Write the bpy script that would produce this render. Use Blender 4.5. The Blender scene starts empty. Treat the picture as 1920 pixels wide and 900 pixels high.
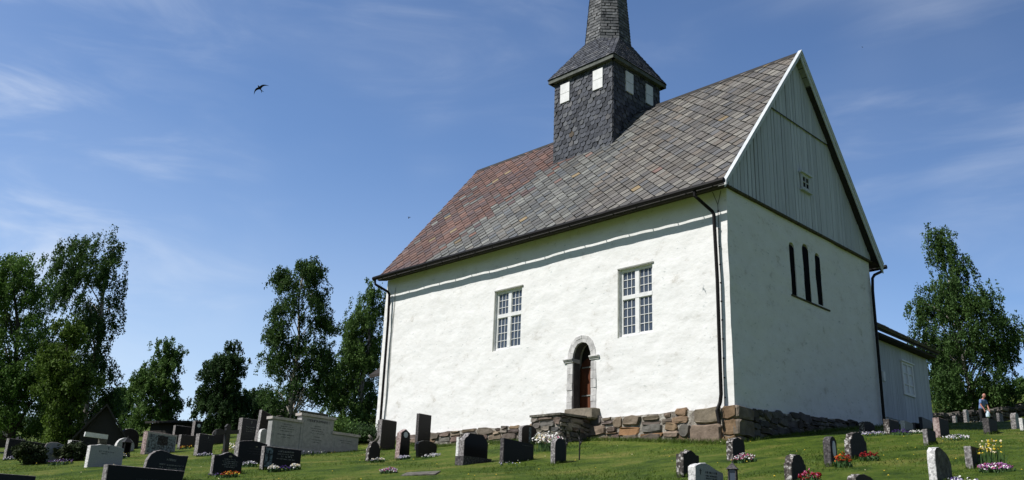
import bpy, bmesh, math, random
import numpy as np
from mathutils import Vector, Matrix, noise as mnoise
R_ = math.radians
random.seed(7)
rng = np.random.default_rng(11)
scene = bpy.context.scene
col = scene.collection

# ---------------------------------------------------------------- measured layout (metres; x east along the nave, y north, z up)
SUN, SKY, EXPO = 4.6, 0.085, 0.20
SKYTINT = (0.88, 1.0, 1.17)
SKYLO = 0.46
CLOUD, CLOUDCOL = 0.9, (8.5, 9.2, 10.3)
STONES = {'s02':(-21.15,-11.10,3,1.39,0.23,0.75,2.11),
  's03':(-16.92,-11.66,-2,0.70,0.10,0.62,1.91),
  's04':(-26.24,-7.72,16,0.52,0.23,0.43,3.02),
  's05':(-20.35,-9.50,0,0.20,0.14,0.31,2.51),
  's06':(-11.87,-12.08,0,0.90,0.21,0.65,1.53),
  's08':(-22.76,-7.11,0,0.71,0.20,0.63,2.82),
  's09':(-28.34,-4.69,5,0.89,0.24,0.98,3.43),
  's10':(-18.84,-7.51,12,1.25,0.24,0.86,2.51),
  's11':(-6.71,-12.74,0,0.96,0.13,0.62,1.12),
  's12':(-2.38,-15.08,0,1.37,0.18,0.38,0.67),
  's13':(-5.76,-16.09,0,0.72,0.12,0.27,0.67),
  's14':(-20.95,-5.44,0,0.70,0.22,0.55,3.07),
  's15':(-30.13,-1.36,0,0.88,0.23,0.59,4.41),
  's16':(-29.77,-0.82,5,0.38,0.24,0.70,4.58),
  's17':(-16.20,-7.13,4,0.56,0.23,0.76,2.46),
  's18':(-7.44,-10.88,0,0.76,0.13,0.57,1.35),
  's19':(-20.36,-4.49,-5,0.52,0.10,0.72,3.23),
  's21':(-20.01,-3.49,8,0.72,0.23,0.85,3.58),
  's22':(-18.76,-3.56,0,0.42,0.20,1.14,3.53),
  's23':(-9.87,-8.92,0,0.87,0.23,0.61,1.90),
  's24':(-7.77,-9.21,0,1.10,0.15,0.65,1.54),
  's25':(-16.09,-5.02,0,0.28,0.18,0.50,3.14),
  'm1':(-14.29,-5.37,5,1.11,0.24,1.02,2.62),
  'm2':(-13.97,-4.28,4,1.45,0.24,1.23,2.70),
  'm3':(-13.43,-3.45,0,1.00,0.13,0.77,2.77),
  's27':(-22.77,-0.44,0,0.65,0.13,0.58,4.55),
  's28':(-23.92,2.01,0,1.56,0.18,0.81,4.84),
  's30':(-8.34,-5.88,0,0.40,0.15,0.58,2.15),
  's31':(-13.01,-1.90,2,0.68,0.24,1.09,3.01),
  's32':(-8.24,-4.89,0,0.40,0.20,0.92,2.26),
  's33':(-10.60,-2.21,0,0.54,0.14,1.14,2.97),
  's34':(-7.48,-4.62,0,0.73,0.12,0.57,2.26),
  's35':(-3.68,-6.25,0,0.82,0.20,0.80,1.84),
  's36':(-2.76,-5.62,0,1.07,0.13,0.64,1.87),
  's37':(-5.47,-2.46,0,0.63,0.13,0.51,2.90),
  's38':(-1.39,-5.61,0,0.38,0.14,0.58,1.91),
  's39':(3.94,-8.05,0,0.51,0.15,0.46,1.29),
  's40':(5.63,-10.06,0,0.75,0.13,0.41,0.87),
  's42':(3.08,-5.04,0,0.49,0.15,0.50,1.82),
  's43':(6.41,-8.80,0,0.44,0.13,0.48,1.03),
  's44':(5.51,-5.76,0,0.26,0.14,0.52,1.62),
  's45':(5.20,-4.01,0,0.73,0.13,0.56,1.88),
  's46':(7.98,-9.99,0,0.53,0.12,0.26,0.81),
  's47':(1.75,4.30,0,0.70,0.16,0.38,3.45),
  's48':(2.56,4.10,0,0.69,0.16,0.40,3.40),
  's49':(2.58,5.14,0,0.60,0.12,0.35,3.53),
  's50':(2.47,6.11,0,0.51,0.10,0.30,3.65),
  's51':(2.65,6.37,0,0.88,0.10,0.49,3.63),
  's52':(5.08,0.16,0,0.50,0.11,0.34,2.60),
  's53':(4.45,2.67,0,0.64,0.16,0.54,3.00),
  's54':(8.42,-8.38,0,0.58,0.11,0.52,1.03),
  's55':(8.15,-6.19,0,0.47,0.11,0.34,1.45),
  's56':(4.91,4.95,0,0.66,0.16,0.44,3.33),
  's57':(-1.69,22.61,0,0.33,0.14,0.73,6.02),
  's58':(-3.13,25.23,0,0.21,0.15,0.44,6.44),
  's59':(-0.41,23.11,0,0.49,0.13,0.53,6.01),
  's60':(4.12,9.81,0,0.40,0.15,0.60,4.00),
  's61':(4.60,9.00,0,0.59,0.10,0.42,3.86)}
GROUND_POINTS = [(-21.00,-11.79,2.11),(-16.88,-12.01,1.91),(-26.05,-7.94,3.02),(-20.27,-9.61,2.51),(-11.76,-12.53,1.53),(-22.66,-7.46,2.82),(-28.19,-5.12,3.43),(-18.59,-8.09,2.51),(-20.84,-5.79,3.07),(-16.06,-7.40,2.46),(-7.37,-11.26,1.35),(-19.84,-3.84,3.58),(-9.76,-9.36,1.90),(-7.69,-9.76,1.54),(-13.81,-4.99,2.70),(-8.27,-6.08,2.15),(-12.88,-2.23,3.01),(-8.14,-5.09,2.26),(-7.42,-4.98,2.26),(-3.58,-6.66,1.84),(-2.70,-6.15,1.87),(-5.40,-2.78,2.90),(-1.32,-5.80,1.91),(4.01,-8.31,1.29),(3.15,-5.29,1.82),(5.58,-5.89,1.62),(5.27,-4.38,1.88),(1.83,3.95,3.45),(2.64,3.76,3.40),(2.64,4.84,3.53),(5.14,-0.09,2.60),(4.53,2.35,3.00),(8.21,-6.42,1.45),(4.99,4.63,3.33),(-1.62,22.45,6.02),(-3.05,25.13,6.44),(-0.35,22.86,6.01),(4.20,9.61,4.00),(-11.84,0.01,3.31),(-8.56,-0.27,3.31),(-4.99,-0.10,3.24),(-2.20,-0.09,3.04),(-0.06,0.01,2.89),(-0.24,4.05,3.61),(-0.08,9.45,4.39),(-3.60,-9.03,1.43),(-3.44,30.28,6.92),(-5.12,30.76,7.13),(-2.99,33.56,7.41),(-13.44,-3.00,2.87),(-0.76,-5.30,1.89),(1.41,-6.12,1.64),(13.50,-22.00,-1.70),(-16.30,0.00,3.85),(-16.30,9.50,5.20),(-8.00,9.50,4.80),(-5.00,-22.00,-0.10),(5.00,-16.00,-0.10)]
SPOTS = {'shed':(-27.54,-6.19,3.46),'signpole':(-24.74,-7.28,3.39),'juniper1':(-16.48,-12.41,1.65),'juniper2':(-16.60,-11.21,1.84),'pansy_purple':(-15.28,-11.96,1.77),'pansy_blue':(-20.48,-11.79,2.05),'lamp_black':(-17.91,-9.04,2.24),'flower_white_left':(-17.01,-9.50,2.20),'flower_lilac':(-15.33,-7.50,2.40),'flower_orange':(-6.39,-11.33,1.32),'flower_dark':(-6.69,-11.47,1.31),'tulip':(-12.83,-7.69,2.74),'tulip2':(-13.41,-7.70,2.77),'flower_lilac2':(-8.98,-9.39,1.85),'flower_w1':(-6.95,-9.88,1.50),'flower_w2':(-6.85,-9.34,1.59),'flower_viol':(-6.90,-9.61,1.53),'flower_m':(-12.57,-5.29,2.60),'flower_orange2':(-19.83,-6.00,2.98),'cross':(-12.12,-8.47,2.33),'bush_dark':(-15.68,-0.97,3.55),'stump':(-10.62,-4.23,2.94),'p695':(-7.63,-6.23,2.13),'p750':(-7.58,-5.34,2.23),'p790':(-6.78,-5.00,2.23),'pansy_pink':(-3.39,-9.07,1.42),'slab':(-2.38,-8.94,1.35),'post':(-5.91,-4.75,2.46),'daff':(-3.68,-3.62,2.47),'white_shrub':(-4.12,-2.93,2.82),'stake1':(-1.47,-5.26,2.04),'stake2':(-1.29,-4.96,2.08),'p960':(-2.14,-6.31,1.85),'flower1380':(3.61,-5.60,1.78),'lantern':(5.93,-9.80,1.01),'flower1490':(6.89,-9.26,1.08),'flower1555':(5.90,-6.07,1.58),'flower1605':(5.68,-4.52,1.86),'flower1625':(2.46,3.13,3.28),'flower1670':(3.10,3.41,3.32),'flower1700':(3.32,4.03,3.38),'flower1760':(5.20,1.53,2.94),'flower1820':(8.65,-6.81,1.37),'daff1820':(8.40,-6.15,1.54),'daff1820b':(8.30,-6.18,1.54),'flower1765':(8.87,-8.84,1.02),'flower1812':(-0.98,21.61,5.89),'flowery':(5.45,3.72,3.20),'person':(-3.46,30.27,6.92),'bag':(0.95,17.30,5.57),'bird1':(-6.99,-11.60,11.38),'bird2':(-34.04,14.55,21.39),'bird3':(-2.02,-2.45,10.41),'bird4':(-13.09,42.70,39.14),'wallA':(-5.28,27.51,6.80),'wallB':(-5.20,31.79,7.28),'wallC':(-4.33,35.24,7.71),'wallD':(-2.80,38.80,8.03),'shedR':(-42.46,4.62,5.91),'houseL':(-46.05,-4.82,4.02),'pale_bush':(-27.67,6.32,4.81)}
TREES = {'birch_a':(-42.85,-1.46,4.81,(0.343,0.939),[(13.18,-0.85,0.36),(12.33,-2.66,0.62),(11.19,-3.77,0.73),(9.84,-3.82,1.00),(8.19,-3.67,1.36),(7.17,-3.36,0.68),(5.58,-2.93,0.94),(4.02,-2.93,1.80),(2.45,-2.93,2.20),(1.17,-2.71,1.23)]),
  'willow':(-36.33,-7.19,3.61,(0.286,0.958),[(9.37,-1.99,-1.04),(8.53,-2.65,-0.16),(7.43,-2.78,0.40),(5.81,-2.70,0.94),(3.69,-2.40,1.57),(1.33,-1.95,1.63),(0.55,-1.80,1.41)]),
  'young':(-30.83,-6.45,3.37,(0.332,0.943),[(6.08,-1.28,-0.77),(5.45,-1.50,-0.32),(3.96,-1.57,0.27),(2.51,-1.44,0.75),(1.07,-1.10,0.88),(0.16,-0.68,0.59)]),
  'birch_b':(-55.00,8.47,6.41,(0.407,0.913),[(8.05,-0.58,0.27),(6.90,-1.18,0.63),(5.18,-2.29,0.87),(3.95,-2.47,1.05),(2.36,-2.41,1.66),(0.86,-2.17,1.88)]),
  'low_a':(-60.40,8.57,7.01,(0.383,0.924),[(4.03,-1.51,-0.44),(2.97,-1.85,0.24),(0.88,-1.59,0.56)]),
  'dense':(-50.29,11.33,6.39,(0.464,0.886),[(7.47,-0.78,0.19),(6.63,-1.60,0.87),(5.60,-2.07,1.08),(4.37,-2.43,1.15),(2.79,-2.32,1.54),(0.85,-1.91,1.90)]),
  'low_b':(-54.02,17.00,7.14,(0.501,0.866),[(4.11,-1.88,-0.28),(3.08,-1.96,1.54),(1.17,-1.93,2.40)]),
  'birch_c':(-36.00,8.17,5.93,(0.521,0.854),[(11.37,-0.72,0.11),(10.65,-1.80,1.20),(9.58,-1.94,1.30),(8.19,-2.04,1.98),(7.50,-2.48,2.44),(6.80,-2.40,2.24),(5.80,-1.76,2.34),(4.11,-2.20,2.77),(2.77,-2.17,2.41),(1.45,-1.70,1.72),(0.49,-1.18,1.50)]),
  'birch_d':(-36.92,14.02,6.16,(0.582,0.813),[(10.50,-0.56,0.64),(9.32,-1.55,0.92),(8.19,-1.59,1.08),(6.33,-1.70,1.09),(4.48,-2.44,1.16),(2.69,-2.51,1.24),(0.77,-2.21,1.32)]),
  'birch_e':(-6.11,36.77,8.10,(0.949,0.316),[(12.78,-1.15,-0.27),(11.64,-1.19,0.41),(10.55,-1.30,0.75),(9.46,-1.34,1.24),(8.25,-2.77,2.04),(7.18,-2.68,2.79),(6.30,-2.64,3.26),(5.29,-2.86,3.22),(4.30,-2.83,2.88),(2.97,-2.78,2.78),(1.66,-2.12,2.43),(0.76,-1.91,2.13)]),
  'back_a':(-11.02,45.64,9.82,(0.940,0.341),[(5.84,0.07,0.87),(3.89,-0.65,1.16),(1.58,-0.95,1.36),(0.37,-1.00,1.23)]),
  'back_b':(-16.50,81.70,15.08,(0.961,0.278),[(3.29,0.06,1.03),(2.01,-0.53,1.59),(0.37,-0.92,1.63)]),
  'back_c':(-19.15,82.99,15.43,(0.955,0.297),[(2.65,-0.35,0.91),(1.24,-1.17,1.49),(0.22,-1.29,1.37)])}

SUN_AZ, SUN_EL = 205.0, 48.5
L, W, ZE, ZR = 16.26, 9.54, 10.32, 16.84
OE = 0.49                       # eave overhang
SL = (ZR - 10.29) / (W / 2 + OE)


def roof_z(y):
    return ZR - SL * abs(y - W / 2)


_gp = np.array(GROUND_POINTS)
_ga = np.c_[np.ones(len(_gp)), _gp[:, 0], _gp[:, 1]]
PL = np.array([2.79, -0.05, 0.163])
_gr = _gp[:, 2] - _ga @ PL


def ground(x, y):
    """height of the churchyard: a tilted plane bent through the measured points"""
    x = np.atleast_1d(np.asarray(x, float)); y = np.atleast_1d(np.asarray(y, float))
    t = PL[1] * x + PL[2] * y
    t = np.where(t > 18, 18 + 12 * (1 - np.exp(-np.maximum(t - 18, 0) / 12)), t)
    t = np.where(t < -6, -6 - 4 * (1 - np.exp(np.minimum(t + 6, 0) / 4)), t)
    num = np.zeros_like(t); den = np.full_like(t, 0.06)
    for (px, py, _), r in zip(_gp, _gr):
        w = np.exp(-((x - px) ** 2 + (y - py) ** 2) / (2 * 1.5 ** 2)) + 0.03 * np.exp(-((x - px) ** 2 + (y - py) ** 2) / (2 * 5.0 ** 2))
        num += w * r; den += w
    return PL[0] + t + num / den


def gz(x, y):
    return float(ground(x, y)[0])


# ---------------------------------------------------------------- materials
def new_mat(name):
    m = bpy.data.materials.new(name); m.use_nodes = True
    nt = m.node_tree
    return m, nt, nt.nodes['Principled BSDF']


def rgb(c):
    return (c[0], c[1], c[2], 1.0)


def plain(name, c, rough=0.6, spec=0.4, metal=0.0):
    m, nt, p = new_mat(name)
    p.inputs['Base Color'].default_value = rgb(c); p.inputs['Roughness'].default_value = rough
    p.inputs['Specular IOR Level'].default_value = spec; p.inputs['Metallic'].default_value = metal
    return m


def noisy(name, stops, scale=3.0, detail=6.0, rough=0.7, spec=0.3, bump=0.0, bscale=None, bdist=0.02, island=0.0,
          attr=None, coords='Object', stretch=(1, 1, 1), transl=0.0, nrough=0.6):
    """colour ramp over noise (or over a per-piece colour attribute) + bump; island = brightness change from piece to piece"""
    m, nt, p = new_mat(name); N = nt.nodes; K = nt.links
    tc = N.new('ShaderNodeTexCoord'); mp = N.new('ShaderNodeMapping'); mp.inputs['Scale'].default_value = stretch
    K.new(tc.outputs[coords], mp.inputs['Vector'])
    no = N.new('ShaderNodeTexNoise'); no.inputs['Scale'].default_value = scale; no.inputs['Detail'].default_value = detail
    no.inputs['Roughness'].default_value = nrough
    K.new(mp.outputs['Vector'], no.inputs['Vector'])
    cr = N.new('ShaderNodeValToRGB'); K.new(no.outputs['Fac'], cr.inputs['Fac'])
    el = cr.color_ramp.elements
    while len(el) < len(stops): el.new(0.5)
    for e, (pos, c) in zip(el, stops): e.position = pos; e.color = rgb(c)
    out = cr.outputs['Color']
    if attr:
        at = N.new('ShaderNodeAttribute'); at.attribute_name = attr
        mx = N.new('ShaderNodeMix'); mx.data_type = 'RGBA'; mx.blend_type = 'MULTIPLY'; mx.inputs['Factor'].default_value = 1.0
        K.new(at.outputs['Color'], mx.inputs['A']); K.new(out, mx.inputs['B']); out = mx.outputs['Result']
    if island > 0:
        ge = N.new('ShaderNodeNewGeometry'); mr = N.new('ShaderNodeMapRange')
        mr.inputs['To Min'].default_value = 1 - island; mr.inputs['To Max'].default_value = 1 + island
        K.new(ge.outputs['Random Per Island'], mr.inputs['Value'])
        hs = N.new('ShaderNodeHueSaturation'); K.new(mr.outputs['Result'], hs.inputs['Value']); K.new(out, hs.inputs['Color']); out = hs.outputs['Color']
    K.new(out, p.inputs['Base Color'])
    p.inputs['Roughness'].default_value = rough; p.inputs['Specular IOR Level'].default_value = spec
    if bump > 0:
        nb = N.new('ShaderNodeTexNoise'); nb.inputs['Scale'].default_value = bscale or scale * 3; nb.inputs['Detail'].default_value = 8.0
        K.new(mp.outputs['Vector'], nb.inputs['Vector'])
        bp = N.new('ShaderNodeBump'); bp.inputs['Strength'].default_value = bump; bp.inputs['Distance'].default_value = bdist
        K.new(nb.outputs['Fac'], bp.inputs['Height']); K.new(bp.outputs['Normal'], p.inputs['Normal'])
    if transl > 0:
        tr = N.new('ShaderNodeBsdfTranslucent'); K.new(out, tr.inputs['Color'])
        ms = N.new('ShaderNodeMixShader'); ms.inputs['Fac'].default_value = transl
        K.new(p.outputs['BSDF'], ms.inputs[1]); K.new(tr.outputs['BSDF'], ms.inputs[2])
        K.new(ms.outputs['Shader'], nt.nodes['Material Output'].inputs['Surface'])
    return m


def plaster_mat():
    m, nt, p = new_mat('lime_plaster'); N = nt.nodes; K = nt.links
    tc = N.new('ShaderNodeTexCoord')
    def noi(s, d, r=0.6, st=(1, 1, 1)):
        mp = N.new('ShaderNodeMapping'); mp.inputs['Scale'].default_value = st; K.new(tc.outputs['Object'], mp.inputs['Vector'])
        n = N.new('ShaderNodeTexNoise'); n.inputs['Scale'].default_value = s; n.inputs['Detail'].default_value = d; n.inputs['Roughness'].default_value = r
        K.new(mp.outputs['Vector'], n.inputs['Vector']); return n.outputs['Fac']
    cr = N.new('ShaderNodeValToRGB'); K.new(noi(1.5, 10, 0.72, (1, 1, 1.4)), cr.inputs['Fac'])
    e = cr.color_ramp.elements; e[0].position = .31; e[0].color = (.56, .54, .50, 1); e[1].position = .42; e[1].color = (.77, .765, .75, 1)
    x = e.new(.62); x.color = (.82, .82, .81, 1)
    # small weathered scuffs
    c2 = N.new('ShaderNodeValToRGB'); K.new(noi(4.2, 10, 0.7, (1, 1, 2.0)), c2.inputs['Fac'])
    e = c2.color_ramp.elements; e[0].position = .32; e[0].color = (.62, .66, .66, 1); e[1].position = .41; e[1].color = (1, 1, 1, 1)
    mx = N.new('ShaderNodeMix'); mx.data_type = 'RGBA'; mx.blend_type = 'MULTIPLY'; mx.inputs['Factor'].default_value = 1
    K.new(cr.outputs['Color'], mx.inputs['A']); K.new(c2.outputs['Color'], mx.inputs['B']); K.new(mx.outputs['Result'], p.inputs['Base Color'])
    p.inputs['Roughness'].default_value = .9; p.inputs['Specular IOR Level'].default_value = .15
    b1 = N.new('ShaderNodeBump'); b1.inputs['Strength'].default_value = .58; b1.inputs['Distance'].default_value = .10; K.new(noi(1.15, 7, .5, (1, 1, 1.5)), b1.inputs['Height'])
    b2 = N.new('ShaderNodeBump'); b2.inputs['Strength'].default_value = .22; b2.inputs['Distance'].default_value = .015; K.new(noi(7, 6), b2.inputs['Height'])
    K.new(b1.outputs['Normal'], b2.inputs['Normal']); K.new(b2.outputs['Normal'], p.inputs['Normal'])
    return m


def grass_mat():
    m, nt, p = new_mat('mown_grass'); N = nt.nodes; K = nt.links
    tc = N.new('ShaderNodeTexCoord')
    def noi(s, d, r=.6, st=(1, 1, 1)):
        mp = N.new('ShaderNodeMapping'); mp.inputs['Scale'].default_value = st; K.new(tc.outputs['Object'], mp.inputs['Vector'])
        n = N.new('ShaderNodeTexNoise'); n.inputs['Scale'].default_value = s; n.inputs['Detail'].default_value = d; n.inputs['Roughness'].default_value = r
        K.new(mp.outputs['Vector'], n.inputs['Vector']); return n.outputs['Fac']
    cr = N.new('ShaderNodeValToRGB'); K.new(noi(.62, 9, .70, (1.6, .8, 1)), cr.inputs['Fac'])
    e = cr.color_ramp.elements; e[0].position = .36; e[0].color = (.026, .058, .007, 1); e[1].position = .50; e[1].color = (.078, .126, .014, 1)
    x = e.new(.66); x.color = (.175, .18, .048, 1)
    c2 = N.new('ShaderNodeValToRGB'); K.new(noi(16, 6, .7), c2.inputs['Fac'])
    e = c2.color_ramp.elements; e[0].position = .32; e[0].color = (.45, .45, .45, 1); e[1].position = .66; e[1].color = (1.25, 1.2, 1.05, 1)
    mx = N.new('ShaderNodeMix'); mx.data_type = 'RGBA'; mx.blend_type = 'MULTIPLY'; mx.inputs['Factor'].default_value = 1
    K.new(cr.outputs['Color'], mx.inputs['A']); K.new(c2.outputs['Color'], mx.inputs['B']); K.new(mx.outputs['Result'], p.inputs['Base Color'])
    p.inputs['Roughness'].default_value = .85; p.inputs['Specular IOR Level'].default_value = .12
    b = N.new('ShaderNodeBump'); b.inputs['Strength'].default_value = .8; b.inputs['Distance'].default_value = .06; K.new(noi(14, 6, .7), b.inputs['Height'])
    K.new(b.outputs['Normal'], p.inputs['Normal'])
    return m


M = {}
M['plaster'] = plaster_mat()
M['grass'] = grass_mat()
M['blade'] = noisy('grass_blades', [(.3, (.046, .090, .009)), (.6, (.094, .146, .017)), (.8, (.16, .17, .045))], scale=.8, island=.35, transl=.25, rough=.6)
M['slate'] = noisy('slate', [(.3, (.72, .72, .72)), (.7, (1.12, 1.12, 1.12))], scale=7, attr='col', rough=.62, spec=.35, bump=.3, bscale=14, bdist=.012)
M['towerslate'] = noisy('tower_slate', [(.3, (.62, .62, .62)), (.7, (1.1, 1.1, 1.1))], scale=8, attr='col', rough=.75, spec=.15, bump=.3, bscale=14, bdist=.01)
M['deck'] = plain('roof_deck', (.03, .028, .026), .9)
M['darkwood'] = noisy('tarred_wood', [(.3, (.018, .014, .012)), (.7, (.045, .036, .03))], scale=6, rough=.8)
M['mosswood'] = noisy('mossy_strip', [(.35, (.035, .03, .018)), (.6, (.10, .09, .045))], scale=9, rough=.9)
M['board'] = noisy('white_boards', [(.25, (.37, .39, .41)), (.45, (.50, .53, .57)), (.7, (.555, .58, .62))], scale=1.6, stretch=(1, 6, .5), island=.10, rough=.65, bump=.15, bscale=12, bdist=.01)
M['paint'] = noisy('white_paint', [(.3, (.66, .67, .66)), (.6, (.80, .80, .79))], scale=5, rough=.45, spec=.4)
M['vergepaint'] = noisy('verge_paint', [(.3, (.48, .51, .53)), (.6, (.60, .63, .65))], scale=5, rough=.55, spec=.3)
M['greyboard'] = noisy('grey_green_board', [(.3, (.07, .078, .07)), (.6, (.13, .14, .125))], scale=4, rough=.8)
M['fascia'] = noisy('weathered_board', [(.3, (.17, .18, .16)), (.6, (.30, .31, .28))], scale=4, rough=.8)
M['gutter'] = plain('black_gutter', (.008, .007, .007), .55, .15)
M['glass'] = plain('old_glass', (.055, .072, .10), .10, .6)
M['darkglass'] = plain('dark_lancet_glass', (.003, .003, .004), .7, .03)
M['door'] = noisy('brown_door', [(.3, (.060, .018, .008)), (.7, (.155, .050, .020))], scale=3, stretch=(6, 6, .5), rough=.55, bump=.2)
M['iron'] = plain('wrought_iron', (.015, .014, .014), .6, .4)
M['ashlar'] = noisy('soapstone_blocks', [(.3, (.34, .335, .33)), (.5, (.52, .51, .50)), (.7, (.64, .63, .61))], scale=4, island=.16, rough=.8, bump=.4, bscale=10)
M['shadedreveal'] = noisy('shaded_reveal_stone', [(.3, (.05, .05, .052)), (.7, (.11, .108, .105))], scale=5, rough=.85, bump=.3)  # near-black: the shade of the door jamb is put into the stone colour
M['rubble'] = noisy('rubble_stones', [(.3, (.62, .6, .58)), (.55, (1, 1, 1)), (.75, (1.3, 1.25, 1.2))], scale=3.2, attr='col', rough=.9, spec=.2, bump=.8, bscale=7, bdist=.05)
M['mortar'] = noisy('lime_mortar', [(.35, (.12, .10, .085)), (.55, (.30, .275, .235)), (.7, (.48, .46, .42))], scale=7, rough=.95, bump=.9, bscale=16, bdist=.04)
M['black'] = plain('polished_black_granite', (.007, .0072, .009), .30, .22)
M['blueblack'] = noisy('blue_black_granite', [(.4, (.008, .010, .015)), (.65, (.017, .02, .03))], scale=30, rough=.32, spec=.25)
M['darkstone'] = noisy('dark_granite', [(.35, (.012, .010, .010)), (.65, (.03, .024, .024))], scale=25, rough=.6, spec=.2)
M['roughgrey'] = noisy('rough_grey_granite', [(.34, (.085, .078, .08)), (.5, (.20, .185, .185)), (.66, (.42, .40, .39))], scale=22, rough=.9, spec=.2, bump=1.0, bscale=18, bdist=.02)
M['darkrough'] = noisy('rough_dark_granite', [(.34, (.03, .028, .03)), (.55, (.085, .078, .08)), (.7, (.20, .19, .185))], scale=22, rough=.9, spec=.2, bump=1.0, bscale=18, bdist=.02)
M['lichen'] = noisy('lichen_granite', [(.40, (.045, .04, .038)), (.54, (.13, .115, .108)), (.60, (.50, .48, .46))], scale=17, rough=.95, spec=.15, bump=1.0, bscale=15, bdist=.03)
M['pinkrough'] = noisy('rough_pink_granite', [(.34, (.12, .085, .08)), (.5, (.30, .22, .21)), (.66, (.46, .38, .36))], scale=20, rough=.9, spec=.2, bump=1.0, bscale=18, bdist=.02)
M['pale'] = noisy('pale_granite', [(.35, (.30, .305, .31)), (.65, (.40, .405, .41))], scale=40, rough=.7, spec=.25)
M['palerough'] = noisy('rough_pale_granite', [(.36, (.30, .30, .30)), (.5, (.62, .61, .60)), (.65, (.80, .79, .78))], scale=24, rough=.9, spec=.2, bump=.9, bscale=18, bdist=.02)
M['concrete'] = noisy('grey_memorial_stone', [(.35, (.27, .27, .268)), (.65, (.36, .36, .355))], scale=8, rough=.85, spec=.2, bump=.2)
M['concretelit'] = noisy('sunlit_memorial_stone', [(.35, (.36, .33, .31)), (.65, (.50, .46, .43))], scale=10, rough=.9, spec=.2, bump=.4)  # brighter copy of the concrete, sunlight on the copings put into its colour
M['mossy'] = noisy('mossy_stone', [(.35, (.055, .05, .04)), (.55, (.14, .13, .11)), (.7, (.25, .24, .20))], scale=9, rough=.95, bump=.8, bscale=12)
M['letter'] = plain('pale_lettering', (.30, .30, .29), .6)
M['gold'] = plain('gilt_lettering', (.28, .25, .17), .5)
M['darkletter'] = plain('dark_lettering', (.05, .052, .06), .6)
M['medallion'] = plain('white_enamel', (.62, .64, .68), .35)
M['bluepanel'] = noisy('frosted_panel', [(.40, (.02, .03, .04)), (.58, (.16, .21, .25))], scale=14, rough=.5)
M['bark'] = noisy('dark_bark', [(.4, (.035, .028, .022)), (.7, (.10, .085, .07))], scale=6, rough=.95, bump=.6)
M['birchbark'] = noisy('birch_bark', [(.38, (.06, .05, .045)), (.50, (.34, .31, .28)), (.7, (.52, .49, .46))], scale=5, stretch=(1, 1, .5), rough=.85, bump=.4)
M['stem'] = plain('flower_stems', (.035, .085, .018), .7)
for n_, c_ in dict(white=(.78, .76, .74), red=(.22, .008, .010), pink=(.42, .09, .18), yellow=(.62, .46, .05), orange=(.60, .15, .015),
                   violet=(.06, .03, .15), lilac=(.42, .38, .55), mauve=(.36, .14, .34), cream=(.72, .62, .40)).items():
    M[n_] = plain('petals_' + n_, c_, .7, .2)


def leaf_mat(name, a, b, transl=.28):
    return noisy(name, [(.35, a), (.65, b)], scale=.55, island=.45, rough=.65, spec=.15, transl=transl)


M['leafdark'] = leaf_mat('birch_leaves', (0.037, 0.079, 0.022), (0.075, 0.135, 0.034))
M['leafmid'] = leaf_mat('light_birch_leaves', (0.062, 0.120, 0.030), (0.113, 0.192, 0.047))
M['leafwillow'] = leaf_mat('willow_leaves', (0.058, 0.120, 0.026), (0.124, 0.215, 0.044), .3)
M['leafyoung'] = leaf_mat('young_tree_leaves', (0.060, 0.109, 0.017), (0.115, 0.180, 0.029), .3)
M['leafblack'] = leaf_mat('dense_leaves', (0.027, 0.057, 0.021), (0.051, 0.095, 0.027))
M['juniper'] = leaf_mat('juniper_needles', (.022, .036, .014), (.045, .062, .022), .1)


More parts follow.
